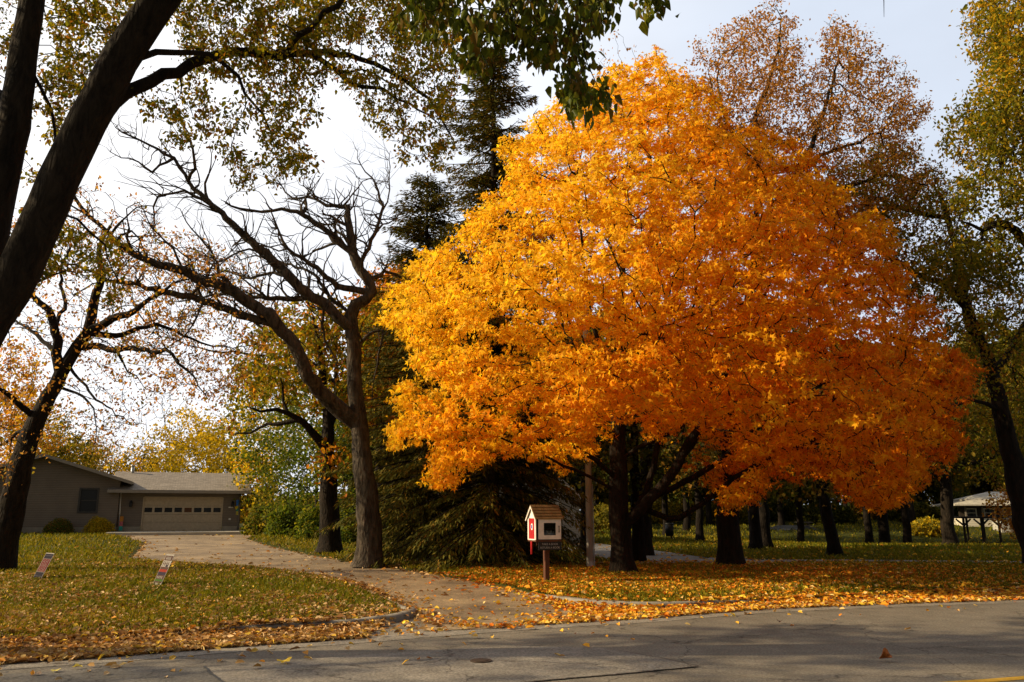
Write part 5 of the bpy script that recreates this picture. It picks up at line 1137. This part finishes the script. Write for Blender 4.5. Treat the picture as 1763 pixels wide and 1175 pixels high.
# background trees behind the house, grown one by one
def clump_tree(px, Y, top, w, label, pal, name='tree', n=260, leafn=14, size=.26, trunks=1, cr=.30, bark=BARK_FAR, cfun=None, spread=.5, bottom=None, lean=0, thr=.05, group='trees beyond the house', depth=None, foot=920):
    bt_ = bottom or (top + (foot - top) * cr); hw = w / 2
    poly = [(px - hw * .5, bt_), (px - hw * .95, bt_ - (bt_ - top) * .3), (px - hw, bt_ - (bt_ - top) * .6), (px - hw * .6, top + (bt_ - top) * .12), (px + lean, top), (px + hw * .62, top + (bt_ - top) * .15), (px + hw, bt_ - (bt_ - top) * .55), (px + hw * .9, bt_ - (bt_ - top) * .25), (px + hw * .45, bt_)]
    poly = [(a + random.uniform(-.06, .06) * w, c + random.uniform(-.04, .04) * w) for a, c in poly]
    b = at_ground(px, Y); r_ = tree_root(name, b, label, 'tree', group); s_ = Skel(); m = Y / F
    tr_ = .006 * (foot - top) * m
    for k in range(trunks):
        o = (k - (trunks - 1) / 2) * w * .28; pts = PX([(px + o * .25, foot - 30), (px + o * .6, (foot + bt_) / 2), (px + o, bt_ - 5), (px + o * 1.2 + lean * .5, (top * .45 + bt_ * .55))], Y)
        s_.chain(([b] if k == 0 else [b]) + pts, tr_ * (1.6 if trunks == 1 else 1.0), tr_ * .3, attach=k > 0, wob=.04, step=.8)
    s_.grow(volume(poly, Y, depth or w * m * .38, n, E=w * .35), D=.8, kill=.9, jit=.4, up=.1, maxn=2500)
    s_.radii(tip=.022, e=2.3, cap=.12); Q = s_.leaf_points(thr, leafn * 2.0, spread, .8) - np.array(b); rebase(s_, b); s_.wood('trunk', bark, r_, flare=.3, flare_h=1, mid=.09, big=.2)
    if len(Q): leaves('crown', Q, size, T_QUAD, pal, LEAF, r_, droop=.3, cfun=cfun)
    return r_
OLV = [(.16, .15, .02), (.22, .19, .02), (.11, .11, .015), (.30, .22, .025)]; YEL_ = [(.66, .46, .02), (.56, .40, .02), (.76, .52, .025), (.42, .33, .02)]; PNK = [(.36, .22, .16), (.30, .17, .12), (.42, .28, .2)]
clump_tree(18, 70, 575, 160, 'orange-gold tree behind the left end of the house, left of the oak trunk', GOLD + ORG, n=240, leafn=12, bottom=820)
clump_tree(105, 74, 712, 120, 'rounded olive green tree behind the house gable', OLV + GOLD[3:], n=200, leafn=16, bottom=830)
clump_tree(60, 82, 680, 110, 'hazy gold tree peeping over the left roof slope', GOLD, n=160, leafn=12, bottom=820)
clump_tree(165, 86, 735, 70, 'small brown tree behind the right slope of the gable', BRO + OLV, n=120, leafn=8, bottom=820)
clump_tree(205, 92, 700, 90, 'sparse pinkish bare-branched tree above the flue pipe', PNK, n=170, leafn=1.6, bottom=830, bark=BARK_PALE, thr=.03, size=.2)
clump_tree(228, 78, 772, 80, 'low green and gold tree behind the left end of the garage roof', OLV + GOLD, n=120, leafn=13, bottom=835)
clump_tree(285, 96, 640, 120, 'very tall faint yellow-green tree with see-through crown above the garage', OLV + PNK, n=230, leafn=2.2, bottom=820, thr=.03, size=.24, bark=BARK_PALE)
clump_tree(335, 72, 700, 130, 'many-stemmed yellow tree fanning up behind the garage roof', YEL_, n=300, leafn=10, trunks=5, bottom=815)
clump_tree(278, 80, 775, 70, 'small bright yellow tree behind the middle of the garage roof', YEL_, n=110, leafn=13, bottom=830)
clump_tree(392, 76, 690, 90, 'yellow and olive tree behind the right end of the garage roof', YEL_ + OLV, n=200, leafn=11, bottom=830)
clump_tree(440, 62, 765, 76, 'glowing yellow and orange tree just right of the garage', YEL_ + ORG[:2], n=150, leafn=20, bottom=900, size=.24)
clump_tree(468, 88, 640, 110, 'tall pale yellow tree far back above the garage corner', YEL_ + OLV, n=200, leafn=8, bottom=820)
clump_tree(150, 110, 745, 130, 'distant dull gold tree filling behind the gable ridge', GOLD + OLV, n=160, leafn=12, bottom=860, size=.34)
clump_tree(360, 112, 745, 150, 'distant olive tree filling behind the garage', OLV + YEL_, n=180, leafn=13, bottom=860, size=.34)
clump_tree(255, 118, 765, 120, 'farthest brownish tree between the stems behind the garage', BRO + OLV, n=140, leafn=12, bottom=870, size=.34)
# dense green trees right of the garage
G3 = patchy(GRN + [(.26, .23, .02)], [(.06, .09, .01), (.10, .13, .012)], .8, 8)
clump_tree(497, 49, 665, 125, 'leafy mid-green tree right of the garage, gold tinted at its top', GRN, n=420, leafn=20, bottom=935, size=.17, spread=.34, cfun=patchy(GRN + [(.22, .19, .02)], GRN, .8, 8), group='green trees right of the drive')
clump_tree(530, 44, 680, 120, 'dense dark green tree left of the dead oak trunk', GRN, n=480, leafn=22, bottom=945, size=.16, spread=.32, cfun=G3, group='green trees right of the drive')
clump_tree(590, 40, 690, 110, 'shadowy green tree directly behind the dead oak trunk', GRN, n=420, leafn=20, bottom=945, size=.16, spread=.32, cfun=G3, group='green trees right of the drive')
clump_tree(458, 48, 820, 56, 'low yellow-green bush-like tree at the garage corner', OLV, n=160, leafn=20, bottom=930, size=.16, spread=.3, group='green trees right of the drive')
clump_tree(452, 56, 610, 110, 'tall green-gold tree rising behind the bushes right of the garage', YEL_ + GRN, n=420, leafn=18, bottom=900, size=.22, spread=.36, group='green trees right of the drive')
clump_tree(545, 60, 560, 160, 'tall yellow-green tree farther back between oak limbs', YEL_ + GRN, n=260, leafn=11, bottom=780, group='green trees right of the drive')

# spruces: whorls of drooping boughs carrying flat sprays
def spruce(px, Y, top, rad, label, z0=.5, seed=1, dens=1.0, pal=None):
    r0 = np.random.default_rng(seed); b = at_ground(px, Y); e = tree_root('spruce_tree', b, label, 'tree', 'spruces behind the book box')
    H = P(px, top, Y).z - b.z; s_ = Skel(); s_.chain([Vector((0, 0, 0)), Vector((.05, 0, H * .5)), Vector((0, 0, H))], .016 * H, .02, step=.12, wob=.004); n0 = len(s_.P)
    Qs = []; Ds = []; z = z0
    while z < H - .2:
        t = z / H; L0 = rad * (1 - t) ** .6 * (.35 + .65 * min(1, (z + .6) / 2.0)) + .15
        for k in range(int(r0.integers(4, 8))):
            an = r0.uniform(0, 2 * PI); L_b = L0 * r0.uniform(.55, 1.15); i = int(np.clip(z / H * (n0 - 1), 0, n0 - 1)); par = i; p = np.array(s_.P[i]); slope = .45 * (t - .45); n_ = max(3, int(L_b / .22))
            for q in range(n_):
                f = (q + 1) / n_; d = np.array([math.cos(an), math.sin(an), slope - .55 * f * (1 - t) + .45 * max(0, f - .7)]); d /= np.linalg.norm(d); an += r0.normal(0, .07); p = p + d * L_b / n_
                s_.P.append(p.tolist()); s_.par.append(par); s_.R.append(.025 * (1 - f) + .006); par = len(s_.P) - 1
                side = np.array([-math.sin(an), math.cos(an), 0]); wid = .10 + .42 * L_b / rad * (1 - f * .75)
                for _ in range(int(24 * dens)):
                    o = r0.uniform(-1, 1); Qs.append(p + side * o * wid * .8 + d * r0.uniform(-.12, .12) + np.array([0, 0, -.12 * abs(o) - abs(r0.normal(0, .07))])); Ds.append(d * r0.uniform(.5, 1) + side * o * 1.0 + np.array([0, 0, -.45]))
        z += r0.uniform(.12, .26)
    s_.radii(); s_.wood('trunk', BARK, e, flare=.3)
    Q = np.array(Qs); D = unit(np.array(Ds) + r0.normal(0, .2, (len(Ds), 3))); n = len(Q); tv, tf = T_NEEDLE
    N = unit(r0.normal(0, .5, (n, 3)) + [0, 0, 1]); N = unit(N - D * (N * D).sum(1)[:, None]); S = np.cross(D, N); sz = .17 * np.clip(r0.normal(1, .25, n), .4, 1.6)
    V = Q[:, None] + sz[:, None, None] * (tv[None, :, 0, None] * S[:, None] + tv[None, :, 1, None] * D[:, None] + tv[None, :, 2, None] * N[:, None])
    Fq = (np.arange(n)[:, None, None] * len(tv) + tf[None]).reshape(-1, 4); pal = np.array(pal or [(.085, .085, .012), (.125, .11, .015), (.18, .135, .017), (.06, .062, .010), (.30, .17, .025)])
    col = pal[r0.choice(len(pal), n, p=[.3, .3, .15, .2, .05])] * r0.normal(1, .15, (n, 1))
    link('crown', nmesh('crown', V.reshape(-1, 3), Fq, False, np.repeat(np.clip(col, 0, 1), len(tf), 0)), NEEDLE, e); print('spruce', n, time.time() - T0); return e
spruce(845, 25.5, 85, 3.7, 'tall spruce whose dark top rises left of the maple crown', .35, 1)
spruce(722, 27.5, 300, 3.4, 'shorter spruce immediately right of the dead oak trunk', .2, 2, 1.1)
spruce(775, 30, 420, 3.2, 'spruce in the gap between the two front spruces', .3, 3)
spruce(893, 29, 560, 1.9, 'low spruce behind the book box', .3, 4)
print('mid', time.time() - T0)

# ------------------------------------------------------------------ park trees at the right: trunks one can count, and the wood behind
def park_tree(px, Y, w, top, label, pal, cw, n=200, leafn=9, bark=BARK_PARK, lean=0, cb=.42, size=None, group='park trees right of the maple'):
    b = at_ground(px, Y); r_ = tree_root('park_tree', b, label, 'tree', group); m = Y / F; s_ = Skel(); tr_ = w * m / 2
    H = P(px, top, Y).z - b.z; s_.chain([Vector((0, 0, 0)), Vector((lean * .3, 0, H * .15)), Vector((lean * .6, .1, H * .35)), Vector((lean, .2, H * .6)), Vector((lean, .2, H * .8))], tr_, tr_ * .35, step=.5, wob=.03)
    R_ = cw; n = int(n * 1.5); A = RNG.normal(0, 1, (n, 3)); A = unit(A) * (RNG.random((n, 1)) ** .4); cb = min(cb, .24); A = A * [R_, R_, H * (1 - cb) / 2] + [lean, 0, H * (1 + cb) / 2]
    s_.grow(A, D=.7, kill=.8, jit=.5, up=.05, maxn=1800); s_.radii(tip=.02, e=2.3, cap=tr_ * .55); Q = s_.leaf_points(.05, leafn * 3.6, .45, .8)
    s_.wood('trunk', bark, r_, flare=.4, flare_h=.7, mid=.06, big=.12)
    leaves('crown', Q, size or .17 * (.6 + Y / 60), T_QUAD, pal, LEAF, r_, droop=.3); return r_
DKG = [(.05, .065, .010), (.08, .085, .012), (.13, .12, .014), (.035, .045, .008)]; DKO = [(.22, .14, .02), (.14, .10, .015), (.30, .15, .02), (.09, .09, .012)]
for a in [(1097, 27, 22, 560, 'grey trunk close behind the right side of the maple trunk', DKG, 3.0), (1008, 34, 17, 520, 'dark trunk just behind the utility pole', DKO, 3.0),
          (1115, 52, 14, 640, 'slim far trunk right of the maple base', DKG, 3.5), (1147, 58, 11, 660, 'thin pale trunk beside the litter bin', DKG, 3.5),
          (1298, 36, 20, 560, 'left of two close dark trunks right of the thick oak', DKO, 3.4), (1317, 38, 19, 560, 'right of two close dark trunks right of the thick oak', DKG, 3.4),
          (1433, 31, 21, 560, 'leaning dark trunk standing alone in the middle of the right lawn', DKO, 3.4), (1494, 56, 13, 640, 'slim trunk left of a pair under the orange boughs', DKG, 3.8),
          (1520, 54, 18, 630, 'stouter trunk of the pair under the orange boughs', DKO, 3.8), (1183, 66, 12, 680, 'far trunk between the bin and the thick oak', DKG, 4),
          (1222, 74, 10, 690, 'far thin trunk just left of the thick oak', DKO, 4), (1345, 72, 10, 690, 'far thin trunk left of the pavilion', DKG, 4),
          (1205, 47, 13, 600, 'slender trunk standing between the bin and the thick oak, nearest there', DKO, 3.8), (1378, 50, 12, 610, 'slender trunk standing just in front of the pavilion', DKG, 3.8), (1560, 46, 14, 600, 'dark trunk midway between the stout trunk and the forked oak', DKO, 3.8),
          (1460, 78, 11, 680, 'far trunk right of the pavilion', DKO, 4.2), (1570, 70, 12, 660, 'far trunk left of the forked oak', DKG, 4.2)]:
    park_tree(*a, lean=-.5 if 'leaning' in a[4] else 0)
# the wood behind, individual trees beyond 80 m
protos = []
for i, (pal, nm) in enumerate([(DKG, 'dark green'), (DKO, 'russet'), (OLV, 'olive'), (GRN, 'mid green')]):
    e = park_tree(900, 90, 14, 560, 'proto', pal, 5.2, n=420, leafn=20, size=.42, cb=.06, group='wood beyond the park'); protos.append(e)
def copy_tree(o, loc, rz, s):
    c = o.copy(); C.objects.link(c); c.location = loc; c.rotation_euler = (0, 0, rz); c.scale = (s, s, s)
    for ch in o.children: d = ch.copy(); C.objects.link(d); d.parent = c
    return c
where = [(645, 78), (700, 84), (755, 76), (812, 88), (868, 80), (925, 92), (975, 84), (1030, 98), (1062, 82), (1090, 92), (1140, 104), (1200, 90), (1262, 98), (1310, 86), (1372, 94), (1418, 104), (1478, 90), (1535, 98), (1590, 88), (1648, 92), (1700, 100), (1745, 86), (1800, 94), (1865, 86), (1170, 122), (1290, 126), (1400, 128), (1510, 124), (1620, 126), (1725, 128), (1060, 124), (950, 120)]
side = {0: 'dark green', 1: 'russet', 2: 'olive', 3: 'mid green'}
spots = ['behind the spruces, leftmost of the wood', 'behind the spruces, second of the wood', 'hidden behind the short spruce', 'behind the tall spruce trunk', 'behind the book box', 'behind the grey house roof', 'right of the grey house', 'seen past the utility pole', 'behind the maple trunk', 'just right of the maple trunk', 'above the litter bin', 'left of the thick oak trunk', 'behind the thick oak trunk', 'right of the close trunk pair', 'above the dark pavilion', 'behind the lone leaning trunk', 'right of the lone leaning trunk', 'behind the stout trunk', 'left of the forked oak', 'behind the forked oak', 'behind the cottage roof', 'over the shed', 'beyond the right edge', 'farther beyond the right edge', 'deep in the wood above the bin', 'deep in the wood behind the twin trunks', 'deep in the wood behind the pavilion', 'deep in the wood past the stout trunk', 'deep in the wood behind the forked oak', 'deep in the wood behind the shed', 'deep in the wood behind the maple', 'deep in the wood behind the grey house']
for i, ((px, Y), w_) in enumerate(zip(where, spots)):
    k = (i * 7 + i // 3) % 4; pr_ = protos[k]; p = P(px, 900, Y); loc = Vector((p.x, Y, float(base(p.x, Y))))
    if not pr_.get('used'): c = pr_; pr_['used'] = 1; c.location = loc; c.rotation_euler = (0, 0, random.uniform(0, 6)); s0 = random.uniform(.75, 1.1); c.scale = (s0, s0, s0)
    else: c = copy_tree(pr_, loc, random.uniform(0, 6), random.uniform(.75, 1.15))
    c['label'] = side[k] + ' tree ' + w_; c['group'] = 'wood beyond the park'
for pr_ in protos: del pr_['used']

# shrubs
def shrub(px, Y, w, h, label, pal, n=5000, size=.06, dome=1.0, loc=None, name='shrub', group=None, stems=14):
    b = Vector(loc) if loc else at_ground(px, Y); e = tree_root(name, b, label, 'shrub', group)
    s_ = Skel(); s_.P = [[0, 0, -.05]]; s_.par = [-1]; s_.R = [0]
    for k in range(stems):
        an = random.uniform(0, 2 * PI); rr_ = random.uniform(.2, .8); par = 0
        for q in range(1, 5): f = q / 4; s_.P.append([math.cos(an) * w / 2 * rr_ * f, math.sin(an) * w / 2 * rr_ * f, h * .8 * f * (1.1 - .3 * rr_)]); s_.par.append(par); s_.R.append(.015 * (1 - f) + .004); par = len(s_.P) - 1
    s_.R[0] = .02; s_.radii(); s_.wood('stem', BARK, e)
    u = unit(RNG.normal(0, 1, (n, 3))); u[:, 2] = np.abs(u[:, 2]) ; r = RNG.random((n, 1)) ** .22; bump = 1 + .16 * fbm(u[:, 0] * 3, u[:, 1] * 3 + u[:, 2] * 2, 1.3, int(w * 97) % 50)[:, None]
    Q = u * r * bump * [w / 2, w / 2, h] ; leaves('foliage', Q, size, T_FOLD, pal, LEAF, e, droop=0, normal=u * 1.5); return e
wpt = lambda x, y: HM @ Vector((x, y, 0))
q = wpt(gL - .75, -1.2); shrub(0, 0, 1.75, 1.0, 'rounded golden shrub mound at the corner between gable and garage', [(.60, .42, .02), (.48, .36, .02), (.70, .50, .03), (.28, .26, .015)], 6000, .07, loc=(q.x, q.y, q.z - .1), group='foundation shrubs')
q = wpt(gL - 3.0, -1.1); shrub(0, 0, 1.7, .95, 'dark green shrub under the gable window', GRN[:3] + BRO[:1], 5000, .07, loc=(q.x, q.y, q.z - .12), group='foundation shrubs')
q = wpt(gL - 6.0, -1.0); shrub(0, 0, 1.4, .95, 'dark green shrub against the gable wall beside the oak trunk', GRN, 4000, .07, loc=(q.x, q.y, q.z - .12), group='foundation shrubs')
for px, Y, w, h, lb, pl_ in [(446, 51, 1.5, 1.2, 'yellow-green shrub at the right corner of the garage', OLV), (455, 51, 2.6, 1.9, 'broad olive bush right of the apron', OLV + GRN), (500, 47, 2.8, 1.8, 'green bush at the lawn edge left of the dead oak', GRN), (555, 43, 2.8, 1.8, 'low dark bush under the forked tree', GRN),
        (610, 38, 2.2, 1.2, 'low dark bush behind the dead oak base', GRN), (1245, 76, 5, 2.2, 'wide olive thicket behind the thick oak', OLV), (1120, 80, 5, 2.4, 'wide gold-green thicket behind the bin', YEL_ + OLV), (1180, 84, 5, 2.0, 'golden thicket between the far trunks', YEL_ + OLV),
        (1420, 74, 5, 2.0, 'dark thicket right of the pavilion', DKG), (1330, 80, 5, 2.2, 'dark thicket left of the pavilion', DKG), (1500, 80, 6, 2.2, 'russet thicket behind the slim trunk pair', DKO + OLV), (1570, 76, 5, 1.8, 'olive thicket left of the forked oak', OLV + DKG), (1600, 62, 3, 1.2, 'low gold bush beside the forked oak base', YEL_ + OLV), (1060, 70, 5, 2.6, 'olive thicket seen past the pole', OLV), (960, 60, 4, 2.2, 'dark bush at the foot of the grey house', DKG), (1660, 78, 4, 2.5, 'dark bush left of the white cottage', DKG), (690, 44, 4, 2.2, 'dark bush low behind the short spruce', DKG), (800, 46, 5, 2.5, 'dark bush low behind the tall spruce', DKG), (640, 50, 5, 3.0, 'dark bush far behind the dead oak', DKG)]:
    shrub(px, Y, w, h, lb, pl_, int(3800 * max(1, w / 3)), .05 + Y / 420, group='bushes at the lawn edges')
clump_tree(1750, 52, 828, 84, 'small russet tree whose foliage hides the right end of the cottage roof', ORG[2:] + BRO, n=220, leafn=20, bottom=905, size=.2, spread=.3, group='park trees right of the maple', foot=935)
built_tree('oak_tree', 632, 38, [[(630, 900), (622, 780), (596, 690), (540, 628), (470, 580), (420, 540)], ([(540, 628), (430, 610), (340, 600), (290, 580)], 38, 36, .1, .02), ([(470, 580), (475, 540), (480, 500)], 38, 39, .08, .02)],
    [([(190, 420), (260, 390), (340, 400), (430, 440), (500, 520), (520, 620), (440, 700), (360, 700), (280, 680), (230, 600), (180, 520)], 38, 3.5, 620, 90)], (3.6, .2, .14, T_FOLD), 'thin brown-leaved oak farther back between the leaning oak and the dead oak', BRO + [(.30, .22, .03)], (.26, .05), D=.5, kill=.55, jit=.5, thr=.02)
# the wood far beyond everything reads as one mass
n = 90000; X_ = RNG.uniform(-130, 150, n); Y_ = RNG.uniform(118, 165, n); Hh = 4.5 + 9.5 * sstep(X_, -14, 6) + 2.2 * fbm(X_, Y_ * .5, .11, 4) + 1.2 * fbm(X_, Y_, .4, 6)
Z_ = base(X_, Y_) + Hh * RNG.random(n) ** .8; Q = np.c_[X_, Y_, Z_]
dw = leaves('far_wood', Q, .95, T_QUAD, [(.06, .06, .012), (.09, .075, .014), (.05, .055, .010), (.14, .09, .018)], LEAF, None, cfun=lambda Q, pal: np.where((Q[:, 0] < -8)[:, None], np.array([(.30, .22, .03), (.22, .18, .03), (.36, .26, .03), (.16, .14, .03)])[RNG.choice(4, len(Q))], pal[RNG.choice(4, len(Q))]))
tag(dw, kind='stuff')
print('all', time.time() - T0)
